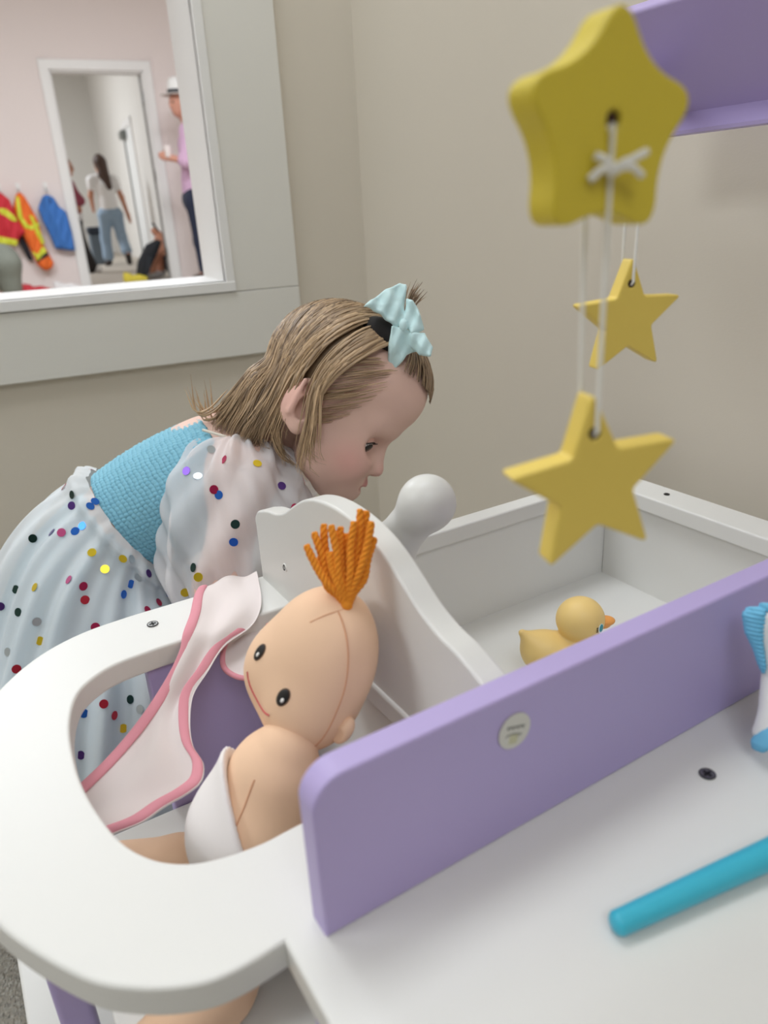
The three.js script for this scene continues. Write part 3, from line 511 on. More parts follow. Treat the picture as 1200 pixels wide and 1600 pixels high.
// ---------------------------------------------------------------- the child leaning over the toy
{
  const base = V(0.1, 0, -0.84);
  const t = thing('person', 'toddler girl with blond hair, aqua bow and dotted tulle dress leaning over the toy tub', 'child', base);
  const iR = V(0.851, -0.051, 0.522), iU = V(0.239, 0.924, -0.299), iF = V(0.467, -0.379, -0.799);
  const hc = V(0.367, 0.625, -0.712), al = 35 * Math.PI / 180, de = 9 * Math.PI / 180;
  const fw = iR.clone().multiplyScalar(Math.cos(al)).addScaledVector(iU, -Math.sin(al)).normalize();
  const u0 = iR.clone().multiplyScalar(Math.sin(al)).addScaledVector(iU, Math.cos(al));
  const up = u0.multiplyScalar(Math.cos(de)).addScaledVector(iF, -Math.sin(de)).normalize();
  const rt = fw.clone().cross(up).normalize();                  // her right, towards the camera
  const q = (f, u, r) => hc.clone().addScaledVector(fw, f).addScaledVector(up, u).addScaledVector(rt, r);
  const el = (f, u, r, a, b, c) => ellip(q(f, u, r), a, b, c, fw, up, rt);
  const cp = (p, ra, s, rb) => capsule(q(...p), ra, q(...s), rb);
  const cran = union([el(-0.003, 0.012, 0, 0.077, 0.07, 0.066), el(0.042, 0.026, 0, 0.049, 0.046, 0.052)], 0.03);
  const faceParts = [el(0.024, -0.03, 0, 0.052, 0.055, 0.05)];
  for (const s of [1, -1]) faceParts.push(el(0.047, -0.056, s * 0.026, 0.034, 0.032, 0.028), cp([0.03, -0.07, s * 0.03], 0.024, [0.05, -0.085, s * 0.012], 0.02));
  faceParts.push(el(0.066, -0.088, 0, 0.018, 0.0155, 0.018));
  const faceF = union([cran, ...faceParts], 0.024);
  const brow = union([cp([0.073, -0.008, 0.012], 0.008, [0.06, -0.006, 0.038], 0.008), cp([0.073, -0.008, -0.012], 0.008, [0.06, -0.006, -0.038], 0.008)], 0.01);
  const nose = union([cp([0.071, -0.022, 0], 0.0065, [0.083, -0.046, 0], 0.0075), el(0.0862, -0.052, 0, 0.0085, 0.0078, 0.0088), el(0.079, -0.0545, 0.009, 0.0068, 0.006, 0.0055), el(0.079, -0.0545, -0.009, 0.0068, 0.006, 0.0055)], 0.005);
  const lips = union([cp([0.0815, -0.0735, 0], 0.0058, [0.072, -0.0765, 0.014], 0.0036), cp([0.0815, -0.0735, 0], 0.0058, [0.072, -0.0765, -0.014], 0.0036), cp([0.077, -0.084, 0.005], 0.0054, [0.074, -0.083, -0.005], 0.005)], 0.004);
  const sock = [el(0.077, -0.031, 0.028, 0.015, 0.0105, 0.0165), el(0.077, -0.031, -0.028, 0.015, 0.0105, 0.0165)];
  const mouthLine = cp([0.086, -0.0787, -0.011], 0.003, [0.086, -0.0787, 0.011], 0.003);
  const nostril = [el(0.083, -0.0612, 0.0045, 0.0035, 0.0032, 0.0026), el(0.083, -0.0612, -0.0045, 0.0035, 0.0032, 0.0026)];
  const ears = [];
  for (const s of [1, -1]) {
    const o = el(-0.012, -0.032, s * 0.068, 0.0185, 0.027, 0.0085), conch = el(-0.004, -0.033, s * 0.0735, 0.0095, 0.0135, 0.01), fossa = el(-0.014, -0.017, s * 0.0755, 0.009, 0.0062, 0.0058), lobe = el(-0.002, -0.054, s * 0.067, 0.0085, 0.009, 0.0065), tragus = el(0.0065, -0.033, s * 0.0715, 0.004, 0.0055, 0.004), anti = cp([-0.019, -0.01, s * 0.0755], 0.0024, [-0.0155, -0.045, s * 0.0745], 0.003);
    ears.push((x, y, z) => smin(smax(smax(smin(o(x, y, z), lobe(x, y, z), 0.006), -conch(x, y, z), 0.003), -fossa(x, y, z), 0.0025), smin(tragus(x, y, z), anti(x, y, z), 0.002), 0.0035));
  }
  const neckB = V(0.266, 0.56, -0.785), neckT = q(-0.028, -0.05, 0);
  const neckF = capsule(neckT, 0.038, neckB, 0.04);
  const headF = (x, y, z) => {
    let d = smin(faceF(x, y, z), brow(x, y, z), 0.014);
    d = smin(d, nose(x, y, z), 0.009); d = smax(d, -sock[0](x, y, z), 0.011); d = smax(d, -sock[1](x, y, z), 0.011);
    d = smin(d, lips(x, y, z), 0.005); d = smax(d, -mouthLine(x, y, z), 0.003);
    d = smax(d, -nostril[0](x, y, z), 0.002); d = smax(d, -nostril[1](x, y, z), 0.002);
    d = smin(d, ears[0](x, y, z), 0.006); d = smin(d, ears[1](x, y, z), 0.006);
    return smin(d, neckF(x, y, z), 0.02);
  };
  const skinC = [0.83, 0.56, 0.46], blush = [0.85, 0.40, 0.35], lipC = [0.68, 0.28, 0.26], earC = [0.82, 0.45, 0.37];
  const mixc = (a, b, k) => a.map((v, i) => lerp(v, b[i], k));
  const colorAt = (x, y, z) => {
    const p = V(x, y, z).sub(hc), f = p.dot(fw), u = p.dot(up), r = p.dot(rt);
    let c = skinC;
    c = mixc(c, blush, 0.55 * Math.exp(-(((f - 0.06) / 0.022) ** 2 + ((u + 0.055) / 0.02) ** 2)) * smooth(0.012, 0.03, Math.abs(r)));
    c = mixc(c, blush, 0.35 * Math.exp(-(((f - 0.095) / 0.01) ** 2 + ((u + 0.05) / 0.012) ** 2)));
    c = mixc(c, earC, 0.7 * Math.exp(-(((f + 0.022) / 0.02) ** 2 + ((u + 0.03) / 0.028) ** 2)) * smooth(0.058, 0.066, Math.abs(r)));
    c = mixc(c, lipC, 0.85 * smooth(0.0028, 0.0006, lips(x, y, z)) * smooth(0.018, 0.014, Math.abs(r)));
    return c;
  };
  const skin = new THREE.MeshPhysicalMaterial({ color: '#ffffff', vertexColors: true, roughness: 0.55, sheen: 0.15, sheenColor: new THREE.Color('#ffd9c8') });
  // body under the dress
  const W = V(0.15, 0.484, -0.818), ta = neckB.clone().sub(W).normalize();
  const sD = V(-0.36, 0.06, 0.93).addScaledVector(ta, -ta.dot(V(-0.36, 0.06, 0.93))).normalize(), bD = sD.clone().cross(ta).normalize(); // bD: out of her back
  const shR = V(0.25, 0.548, -0.722), shL = V(0.3, 0.538, -0.845), elR = V(0.19, 0.455, -0.66), haR = V(0.245, 0.375, -0.632), elL = V(0.36, 0.44, -0.86), haL = V(0.42, 0.38, -0.78);
  const pel = V(0.1, 0.42, -0.835), hipR = V(0.07, 0.4, -0.79), hipL = V(0.12, 0.4, -0.88), knR = V(0.1, 0.23, -0.77), knL = V(0.15, 0.23, -0.87), anR = V(0.05, 0.05, -0.78), anL = V(0.1, 0.05, -0.88);
  const toe = V(0.075, -0.02, 0.01);
  const bones = [capsule(neckB, 0.042, neckB.clone().lerp(W, 0.35), 0.052), capsule(shR, 0.036, shL, 0.036), capsule(neckB.clone().lerp(W, 0.3), 0.052, W, 0.056), capsule(W, 0.056, pel, 0.06),
    capsule(shR, 0.03, elR, 0.023), capsule(elR, 0.023, haR, 0.017), capsule(shL, 0.03, elL, 0.023), capsule(elL, 0.023, haL, 0.017),
    capsule(hipR, 0.05, knR, 0.037), capsule(knR, 0.037, anR, 0.024), capsule(hipL, 0.05, knL, 0.037), capsule(knL, 0.037, anL, 0.024),
    capsule(anR.clone().add(V(0, -0.02, 0)), 0.025, anR.clone().add(toe), 0.02), capsule(anL.clone().add(V(0, -0.02, 0)), 0.025, anL.clone().add(toe), 0.02)];
  const bodyF = union(bones, 0.03);
  const hand = (c, dir, nrm) => { const side = dir.clone().cross(nrm).normalize(), fs = [capsule(c, 0.015, c.clone().addScaledVector(dir, 0.03), 0.0165)]; const f2 = [];
    [[-0.016, 0.028, 0.036], [-0.006, 0.033, 0.043], [0.005, 0.032, 0.041], [0.0145, 0.028, 0.03]].forEach(([o, l0, l1]) => { const a = c.clone().addScaledVector(dir, l0).addScaledVector(side, o), b = a.clone().addScaledVector(dir, l1 * 0.45).addScaledVector(nrm, -0.004), e = b.clone().addScaledVector(dir, l1 * 0.3).addScaledVector(nrm, -0.014); f2.push(capsule(a, 0.0058, b, 0.0054), capsule(b, 0.0054, e, 0.0046)); });
    const th = c.clone().addScaledVector(side, -0.013).addScaledVector(dir, 0.008), tm = th.clone().addScaledVector(side, -0.014).addScaledVector(dir, 0.014).addScaledVector(nrm, -0.005), te = tm.clone().addScaledVector(dir, 0.014); f2.push(capsule(th, 0.0075, tm, 0.0062), capsule(tm, 0.006, te, 0.005));
    return [union(fs, 0.01), union(f2, 0.003), [c, c.clone().addScaledVector(dir, 0.06)]]; };
  const hands = [hand(haR, V(0.75, -0.55, 0.1).normalize(), V(0.1, 0.2, 1).normalize()), hand(haL, V(0.5, -0.1, 0.86).normalize(), V(0, 1, 0.1).normalize())];
  const geos = [netBox(headF, [q(0, 0, 0)], 0.125, 0.0024, colorAt), netBox(bodyF, [neckB, W, shR, shL, elR, haR, elL, haL, hipR, hipL, anR.clone().add(toe), anL.clone().add(toe), anR], 0.075, 0.008, () => skinC)];
  for (const [a, b, pts] of hands) geos.push(netBox((x, y, z) => smin(a(x, y, z), b(x, y, z), 0.006), pts, 0.03, 0.0024, () => skinC));
  const strip = geos.map((g) => { const n = g.toNonIndexed(); return n; });
  part('body', mergeGeometries(strip), skin, t);
  // eyes, lids, lashes, brows
  for (const s of [1, -1]) {
    const ec = q(0.0585, -0.0315, s * 0.0285);
    const e = part('eye', new THREE.SphereGeometry(0.0112, 28, 20).translate(ec.x, ec.y, ec.z), mat('#efe9e4', 0.2), t);
    const look = fw.clone().multiplyScalar(0.86).addScaledVector(up, -0.42).addScaledVector(rt, s * 0.22).normalize();
    const tx = up.clone().cross(look).normalize(), ty = look.clone().cross(tx);
    part('iris', new THREE.SphereGeometry(1, 24, 16).scale(0.0072, 0.0072, 0.0024).applyMatrix4(basis(tx, ty, look, ec.clone().addScaledVector(look, 0.0098))), mat('#241a16', 0.15), e);
    const lid = ellip(ec, 0.0128, 0.0125, 0.0128), lidN = fw.clone().multiplyScalar(-0.62).addScaledVector(up, 0.78).normalize();
    const lidF = (x, y, z) => smax(lid(x, y, z), -((x - ec.x) * lidN.x + (y - ec.y) * lidN.y + (z - ec.z) * lidN.z) - 0.003, 0.001);
    part('eyelid', netBox(lidF, [ec], 0.016, 0.0011), mat(lin(0.76, 0.44, 0.35), 0.55), t);
    const lashes = []; const fN = fw.clone().multiplyScalar(0.78).addScaledVector(up, 0.62).normalize();
    for (let k = 0; k <= 14; k++) { const a = lerp(-1.15, 1.25, k / 14); const d = fN.clone().multiplyScalar(Math.cos(a)).addScaledVector(rt, s * Math.sin(a)); const p = ec.clone().addScaledVector(d, 0.0124).addScaledVector(lidN, -0.003); const o = d.clone().multiplyScalar(0.0048).addScaledVector(up, -0.0022).addScaledVector(rt, s * 0.0008); lashes.push(tube([p, p.clone().addScaledVector(o, 0.55).addScaledVector(up, -0.0006), p.clone().add(o)], 0.00032, 6, 5)); }
    const rim = []; for (let k = 0; k <= 16; k++) { const a = lerp(-1.3, 1.35, k / 16), d = fN.clone().multiplyScalar(Math.cos(a)).addScaledVector(rt, s * Math.sin(a)); rim.push(ec.clone().addScaledVector(d, 0.0124).addScaledVector(lidN, -0.003)); }
    lashes.push(tube(rim, 0.0006, 24, 6));
    part('eyelashes', merge(lashes), mat('#2a1a14', 0.7), t);
    const bp = []; for (let k = 0; k < 40; k++) { const a = k / 39, bx = lerp(0.009, 0.04, a), p = q(0.083 - 0.62 * Math.max(0, bx - 0.008) - 4 * (bx - 0.008) ** 2 * 2.0, -0.009 + 0.006 * Math.sin(a * 2.6) + rr(-0.0014, 0.0014), s * bx); bp.push(tube([p, p.clone().addScaledVector(rt, s * 0.0022).addScaledVector(up, 0.0012).addScaledVector(fw, -0.001), p.clone().addScaledVector(rt, s * 0.0045).addScaledVector(up, 0.001).addScaledVector(fw, -0.003)], 0.0004, 4, 4)); }
    part('eyebrow', merge(bp), mat('#6a4a34', 0.8), t);
  }
  // ------------------------------------------------ hair: a scalp layer and locks combed from the middle of the head
  const hairCol = (k) => mixc([0.10, 0.06, 0.034], [0.62, 0.43, 0.25], k);
  const hairM = new THREE.MeshPhysicalMaterial({ color: '#ffffff', vertexColors: true, roughness: 0.42 });
  const scalp = union([el(-0.003, 0.012, 0, 0.08, 0.0735, 0.0695), el(0.042, 0.026, 0, 0.0505, 0.0485, 0.054)], 0.03), nape = el(-0.05, -0.04, 0, 0.033, 0.042, 0.052);
  const scalpF = (x, y, z) => { const px = x - hc.x, py = y - hc.y, pz = z - hc.z, f = px * fw.x + py * fw.y + pz * fw.z, u = px * up.x + py * up.y + pz * up.z, r = Math.abs(px * rt.x + py * rt.y + pz * rt.z);
    const line = 0.82 * (f - 0.012) - 0.42 * (u - 0.02) + 0.14 * (0.068 - r) + 0.005;   // in front of this: bare face
    return smax(smax(smin(scalp(x, y, z), nape(x, y, z), 0.02), line, 0.008), -u - 0.062, 0.01); };
  const hairGeos = [];
  { const g = netBox(scalpF, [q(0, 0, 0)], 0.1, 0.0034, (x, y, z) => { const n = 0.5 + 0.5 * Math.sin(x * 900 + Math.sin(y * 300) * 2) * Math.sin(z * 700); return hairCol(0.22 + 0.16 * n); }).toNonIndexed(); hairGeos.push(g); }
  const surf = (f, u, r, off) => { const d = V(f, u, r).normalize(), w = fw.clone().multiplyScalar(d.x).addScaledVector(up, d.y).addScaledVector(rt, d.z); let a = 0, b = 0.16; for (let i = 0; i < 26; i++) { const m = (a + b) / 2, p = hc.clone().addScaledVector(w, m); if (Math.min(scalp(p.x, p.y, p.z), faceF(p.x, p.y, p.z) - 0.001, nape(p.x, p.y, p.z)) < 0) a = m; else b = m; } return hc.clone().addScaledVector(w, a + off); };
  function lock(pts, wid, thk, tone, seg = 18) {      // flat tapering lock of hair
    const c = new THREE.CatmullRomCurve3(pts), g = []; const P = [], C = [], I = [], N = 7;
    for (let i = 0; i <= seg; i++) {
      const u = i / seg, p = c.getPointAt(u), tn = c.getTangentAt(u), out = p.clone().sub(hc); out.addScaledVector(tn, -out.dot(tn)).normalize(); const sd = tn.clone().cross(out);
      const k = Math.min(1, 0.35 + u * 4) * (1 - smooth(0.6, 1, u) * 0.88);
      for (let j = 0; j < N; j++) { const a = j / N * Math.PI * 2, p2 = p.clone().addScaledVector(sd, Math.cos(a) * wid * k).addScaledVector(out, Math.sin(a) * thk * k); P.push(p2.x, p2.y, p2.z); C.push(...hairCol(clamp(tone + 0.12 * u + 0.06 * Math.sin(j * 2.4 + tone * 40), 0, 1))); }
    }
    for (let i = 0; i < seg; i++) for (let j = 0; j < N; j++) { const a = i * N + j, b = i * N + (j + 1) % N; I.push(a, b, a + N, b, b + N, a + N); }
    const b = new THREE.BufferGeometry(); b.setAttribute('position', new THREE.Float32BufferAttribute(P, 3)); b.setAttribute('color', new THREE.Float32BufferAttribute(C, 3)); b.setIndex(I); b.computeVertexNormals();
    hairGeos.push(b.toNonIndexed());
  }
  for (let i = 0; i < 1500; i++) {                      // locks falling to each side
    const s = i % 5 < 4 ? 1 : -1, k = rnd();
    const a0 = lerp(1.15, 2.75, k) + rr(-0.05, 0.05);   // where on the middle line it starts
    const st = V(Math.cos(a0), Math.sin(a0), s * rr(0, 0.12));
    let ef = lerp(0.02, -0.088, Math.pow(k, 0.8)), er = lerp(0.072, 0.02, k * k) * s;
    if (s > 0) { const w = smooth(0.1, 0.2, k) * (1 - smooth(0.45, 0.6, k)); ef = lerp(ef, lerp(-0.036, -0.05, clamp((k - 0.16) / 0.34, 0, 1)), w); er = lerp(er, 0.062, w); }
    const eu = lerp(-0.075, -0.1, k) + rr(-0.012, 0.02);
    const en = V(ef, eu, er), pts = [];
    const stop = 0.78;
    const len = rr(0.86, 1.0);
    for (let j = 0; j <= 7; j++) { const u = j / 7 * stop * len, back = Math.sin(u * Math.PI) * 0.028 * (1 - k); const d = st.clone().normalize().multiplyScalar(0.1).lerp(en, u); d.x -= back; d.z += s * Math.sin(u * Math.PI) * 0.035; pts.push(surf(d.x, d.y, d.z, 0.0012 + rnd() * 0.0035 + 0.001 * j)); }
    if (s > 0 && rnd() < 0.93 && pts.some((p) => { const d = p.clone().sub(hc), f = d.dot(fw) + 0.017, u = d.dot(up) + 0.034; return (f / 0.0135) ** 2 + (u / 0.025) ** 2 < 1; })) continue;
    const last = pts[pts.length - 1], end = q(ef + rr(-0.006, 0.006) + 0.012 * (1 - k), eu - 0.006, er * 0.98 + s * rr(-0.004, 0.006));
    pts.push(last.clone().lerp(end, 0.5).addScaledVector(rt, s * 0.003), end);
    if (rnd() < 0.6) pts.push(end.clone().add(V(rr(0.002, 0.012), rr(-0.012, -0.004), rr(-0.004, 0.004))));
    const streak = 0.5 + 0.5 * Math.sin(k * 61) * Math.sin(k * 23 + 1); lock(pts, rr(0.0006, 0.0019), rr(0.0004, 0.0009), clamp(0.02 + 0.62 * streak + (k < 0.16 ? 0.12 : 0) + rr(-0.15, 0.34), 0, 1), 18);
  }
  for (let i = 0; i < 90; i++) {                       // front hair drawn back from the brow to the bow
    const r = rr(-0.05, 0.05), ar = Math.abs(r), from = V(0.09 - ar * 0.75, 0.038 + ar * 0.25, r), to = V(0.028, 0.088, 0.008), pts = [];
    for (let j = 0; j <= 6; j++) { const u = j / 6, d = from.clone().lerp(to, u); pts.push(surf(d.x, d.y, d.z, 0.0012 + rnd() * 0.002 + u * 0.004)); }
    lock(pts, rr(0.001, 0.0022), 0.0007, 0.28 + rr(-0.2, 0.25), 12);
  }
  for (let i = 0; i < 110; i++) {                       // thin short hair at the temple, swept back and down
    const k = rnd(), f0 = lerp(0.064, 0.03, k) - rr(0, 0.034), u0 = lerp(0.058, -0.035, k), pts = [];
    for (let j = 0; j <= 4; j++) { const u = j / 4; pts.push(surf(f0 - u * 0.026, u0 - u * 0.024, 0.062, 0.0006 + 0.0006 * j)); }
    lock(pts, rr(0.0003, 0.0006), 0.0003, 0.4 + rr(-0.2, 0.5), 8);
  }
  for (let i = 0; i < 70; i++) {                       // hair tucked behind the ear, curling forward under the lobe
    const j = () => rr(-0.003, 0.003), w = rnd();
    const p0 = surf(-0.05 + j(), 0.02 + j(), 0.06, 0.003), p1 = surf(-0.042 + j(), -0.03 + j(), 0.058, 0.005), p2 = q(-0.03 + j() + 0.01 * w, -0.066 + j(), 0.062 + j()), p3 = q(-0.008 + j() + 0.016 * w, -0.083 - 0.012 * w + j(), 0.06 + j()), p4 = q(0.012 + j() + 0.014 * w, -0.088 + j() - 0.006 * w, 0.054 + j());
    lock(w < 0.6 ? [p0, p1, p2, p3, p4] : [p0, p1, p2, p3], rr(0.0006, 0.0015), 0.0006, rr(0.15, 0.85), 18);
  }
  for (let i = 0; i < 26; i++) {                       // tuft standing up behind the bow
    const b = q(0.022 + rr(-0.005, 0.005), 0.092, 0.004), e = b.clone().addScaledVector(iR, rr(0.008, 0.026)).addScaledVector(iU, rr(0.028, 0.05)).addScaledVector(iF, rr(-0.006, 0.012));
    lock([b, b.clone().lerp(e, 0.5).addScaledVector(iU, 0.006), e], 0.0012, 0.0007, rr(0.05, 0.5), 8);
  }
  for (let i = 0; i < 16; i++) {                       // wisps turning up at the nape
    const b = q(-0.085 + rr(-0.01, 0.01), -0.07, rr(-0.02, 0.03)), m = b.clone().addScaledVector(iR, -0.035 + rr(-0.006, 0.004)).addScaledVector(iU, -0.024), e = m.clone().addScaledVector(iR, -0.008 + rr(-0.012, 0.004)).addScaledVector(iU, rr(0.018, 0.046));
    lock([b, b.clone().lerp(m, 0.6).addScaledVector(iU, -0.006), m, e], 0.0022, 0.001, rr(0.5, 0.9), 14);
  }
  part('hair', mergeGeometries(hairGeos.map((g) => { g.deleteAttribute('uv'); return g; })), hairM, t);
  // ------------------------------------------------ bow
  const bw = q(0.027, 0.088, 0.046), bM = mat('#cdecec', 0.5, { sheen: 0.6, sheenColor: new THREE.Color('#ffffff') });
  const bowG = (pts, depth, h, tiltX, tiltY) => { const g = puff(pts.map(([x, y]) => [x * 0.0007, y * 0.0007]), h, 0.0014, (x, y) => 0.0022 * Math.sin(x * 230 + y * 150) + 0.0012 * Math.sin(x * 420 - y * 200)); const X = iR.clone().applyAxisAngle(iU, tiltY), Z = iF.clone().negate().applyAxisAngle(iU, tiltY).applyAxisAngle(iR, tiltX), Y = Z.clone().cross(X).normalize(); return g.applyMatrix4(basis(X, Y, Z, bw.clone().addScaledVector(iF, -depth))); };
  const bow = part('hair_bow', bowG([[-56, 24], [-20, 54], [2, 66], [12, 62], [10, 40], [6, 8], [-6, -4], [-24, 8]], 0.006, 0.0032, -0.25, 0.35), bM, t, 'pale aqua satin bow');
  part('bow_loop', bowG([[4, 2], [8, 40], [22, 34], [32, 12], [34, -8], [20, -16]], 0.0, 0.0034, 0.1, -0.5), bM, bow);
  part('bow_tail', bowG([[-14, -2], [6, -6], [38, -22], [34, -34], [10, -44], [-8, -68], [-16, -62], [-18, -30]], 0.009, 0.003, 0.3, 0.2), bM, bow);
  part('bow_tail', bowG([[4, -8], [34, -12], [46, -34], [44, -48], [26, -44], [10, -28]], 0.002, 0.003, 0.1, -0.35), bM, bow);
  part('bow_knot', new THREE.SphereGeometry(0.0058, 20, 14).scale(0.8, 1.15, 0.8).applyMatrix4(basis(iR, iU, iF.clone().negate(), bw.clone().addScaledVector(iF, -0.008).addScaledVector(iR, 0.002).addScaledVector(iU, -0.001))), bM, bow);
  part('hair_clip', netBox(el(0.016, 0.07, 0.036, 0.026, 0.017, 0.02), [q(0.016, 0.07, 0.036)], 0.035, 0.002), mat('#15110f', 0.8), bow, 'black clip under the bow');
  // ------------------------------------------------ dress
  const lace = (v) => 1;
  const shirr = (a, b) => 0.0009 * Math.sin(b * 25 * Math.PI * 2 + 0.7 * Math.sin(a * 23)) + 0.0013 * Math.sin(a * 92 + Math.floor(b * 25 + 0.25) * 1.9 + 0.8 * Math.sin(b * 50 + a * 7)) * (0.5 + 0.5 * Math.cos(b * 25 * Math.PI * 2));
  const bodice = sheet((u, v) => {
    const a = u * Math.PI * 2, k = v * 0.97, c = W.clone().lerp(neckB, k * 0.98), rs = lerp(0.07, 0.066, v) + 0.01 * Math.sin(v * 3.1), rb = lerp(0.068, 0.045, v * v) , ww = shirr(a, v);
    const x = Math.cos(a) * (rs + ww), y = Math.sin(a) * (rb + ww);
    return c.addScaledVector(sD, x).addScaledVector(bD, y);
  }, 300, 130, 0.0025, true);
  const bodiceM = mat('#83bfd4', 0.8, { sheen: 0.4, sheenColor: new THREE.Color('#c6f0fa') });
  part('bodice', bodice, bodiceM, t, 'bright aqua smocked bodice');
  // skirt
  const SC = [W.clone(), V(0.118, 0.43, -0.822), V(0.085, 0.32, -0.815), V(0.06, 0.16, -0.81)];
  const cS = new THREE.CatmullRomCurve3(SC);
  const ringAt = (v) => { const w = smooth(0, 0.55, v), n = ta.clone().lerp(V(0.05, 1, 0), w).normalize(), s = sD.clone().addScaledVector(n, -n.dot(sD)).normalize(), b = s.clone().cross(n).normalize(); return [s, b]; };
  const skirtP = (u, v, off, ph, amp) => {
    const a = u * Math.PI * 2, [s, b] = ringAt(v), c = cS.getPoint(v);
    const back = Math.max(0, Math.sin(a));
    let R = lerp(0.066, 0.19, Math.pow(v, 1.05)) + off + 0.006 * back * smooth(0.02, 0.2, v) * (1 - v);
    const pl = Math.sin(a * 15 + ph + 1.4 * Math.sin(a * 3) + v * 1.5) * 0.5 + Math.sin(a * 27 + ph * 2 + 1.2 * Math.sin(v * 5 + a * 2)) * 0.35 + Math.sin(a * 7 - v * 2) * 0.4;
    R += pl * amp * (0.0025 + 0.0085 * smooth(0, 0.5, v));
    R += 0.012 * Math.exp(-(((v - 0.05) / 0.04) ** 2)) * Math.max(0, off > 0 ? 1 : 0);
    const p = c.clone().addScaledVector(s, Math.cos(a) * R).addScaledVector(b, Math.sin(a) * R);
    p.z = Math.min(p.z, -0.582 - 0.004 * (1 + Math.sin(p.x * 90)));
    return p;
  };
  const lining = mat('#a9d4e4', 0.8, { sheen: 0.3 });
  const skirt = part('skirt', sheet((u, v) => skirtP(u, v, -0.011, 2.1, 0.85), 240, 50, 0.002, true), lining, t, 'pale blue skirt lining');
  const tulle = new THREE.MeshPhysicalMaterial({ color: '#f7f9fa', roughness: 0.7, transparent: true, opacity: 0.6, side: THREE.DoubleSide, sheen: 0.5 });
  part('tulle_layer', sheet((u, v) => skirtP(u, v * 0.99, 0.008, 2.1, 1.1), 300, 60, 0, true), tulle, skirt, 'sheer white tulle overskirt');
  // sleeves
  const sleeve = (A, B2, hint) => {
    const ax = B2.clone().sub(A), L = ax.length(); ax.normalize(); const s = hint.clone().addScaledVector(ax, -ax.dot(hint)).normalize(), b = ax.clone().cross(s);
    return [(u, v) => { const a = u * Math.PI * 2, e = Math.sin(Math.min(1, v * 1.02) * Math.PI); let r = 0.03 + 0.046 * Math.pow(Math.max(0, e), 0.6) - 0.004 * v; const g = 1 - Math.pow(Math.max(0, e), 1.2); r += 0.0045 * Math.sin(a * 17 + v * 3 + Math.sin(a * 4)) * g + 0.0045 * Math.sin(a * 5 + v * 7) + 0.0035 * Math.sin(a * 9 - v * 12 + 1) + 0.002 * Math.sin(a * 16 + v * 22); const p = A.clone().addScaledVector(ax, v * L).addScaledVector(s, Math.cos(a) * r * 1.06).addScaledVector(b, Math.sin(a) * r); if (p.z > -0.588) p.z = -0.588 + 0.2 * Math.min(0.01, p.z + 0.588); return p; }];
  };
  const sA = V(0.262, 0.574, -0.742), sB = V(0.19, 0.4, -0.668);
  const [sp1] = sleeve(sA, sB, iR); const [sp2] = sleeve(V(0.3, 0.56, -0.85), V(0.355, 0.445, -0.87), iR);
  const organza = new THREE.MeshPhysicalMaterial({ color: '#f6f5f7', roughness: 0.65, transparent: true, opacity: 0.5, side: THREE.DoubleSide, sheen: 0.5 });
  const sl = part('sleeve', sheet(sp1, 160, 60, 0, true), organza, t, 'sheer white puff sleeve');
  part('sleeve', sheet(sp2, 100, 40, 0, true), organza, t, 'sheer white puff sleeve');
  // neckline cord with clear beads
  const nc = [V(0.222, 0.594, -0.752), V(0.24, 0.587, -0.735), V(0.262, 0.578, -0.724), V(0.285, 0.568, -0.715), V(0.31, 0.556, -0.712)];
  part('neckline', tube(nc, 0.0016, 40, 8), mat('#e9e2d4', 0.6), t, 'gathered neckline cord');
  // foil dots: [u, v, colour] on skirt or sleeve
  const foil = ['#c4305f', '#2f6fd2', '#e3c634', '#5a3a86', '#23403c', '#e0639c', '#c33044', '#b9c2c8'].map((c) => mat(c, 0.28, { metalness: 0.65 }));
  const circle = new THREE.CylinderGeometry(0.0045, 0.0045, 0.0003, 20).rotateX(Math.PI / 2);
  const dot = (P, u, v, ci, parent) => {
    const p = P(u, v), e = 0.003, tu = P(u + e, v).sub(P(u - e, v)).normalize(), tv = P(u, Math.min(1, v + e)).sub(P(u, Math.max(0, v - e))).normalize();
    const n = tu.clone().cross(tv).normalize(); if (n.dot(p.clone().sub(camera.position)) > 0) n.negate();
    const ty = n.clone().cross(tu).normalize();
    const o = mesh(numbered('foil_dot'), circle, foil[ci]); const m = basis(tu, ty, n, p.addScaledVector(n, 0.0008)); m.decompose(o.position, o.quaternion, o.scale);
    o.position.sub(wp(parent)); parent.add(o);
  };
  const tulleP = (u, v) => skirtP(u, v * 0.99, 0.008, 2.1, 1.1);
  const skirtDots = [[0.285,0.006,0],[0.163,0.075,4],[0.155,0.106,3],[0.12,0.006,1],[0.113,0.031,1],[0.102,0.113,1],[0.105,0.144,1],[0.14,0.2,3],[0.12,0.175,5],[0.163,0.244,4],[0.052,0.144,2],[0,0.063,2],[0.985,0.037,7],[0.02,0.169,2],[0.058,0.256,5],[0.102,0.319,2],[0.155,0.362,4],[0.037,0.256,0],[0.028,0.3,6],[0.965,0.175,1],[0.975,0.231,1],[0.955,0.106,7],[0.94,0.037,3],[0.877,0.063,1],[0.907,0.2,0],[0.935,0.263,0],[0.005,0.375,0],[0.077,0.431,2],[0.085,0.388,7],[0.122,0.388,4],[0.165,0.4,3],[0.125,0.475,7],[0.092,0.487,6],[0.985,0.569,6],[0.955,0.588,4],[0.963,0.662,2],[0.007,0.606,1],[0.5,0.35,4],[0.007,0.706,3],[0.99,0.756,5],[0.177,0.487,2],[0.158,0.631,1],[0.04,0.556,0],[0.063,0.637,4],[0.207,0.1,6]];
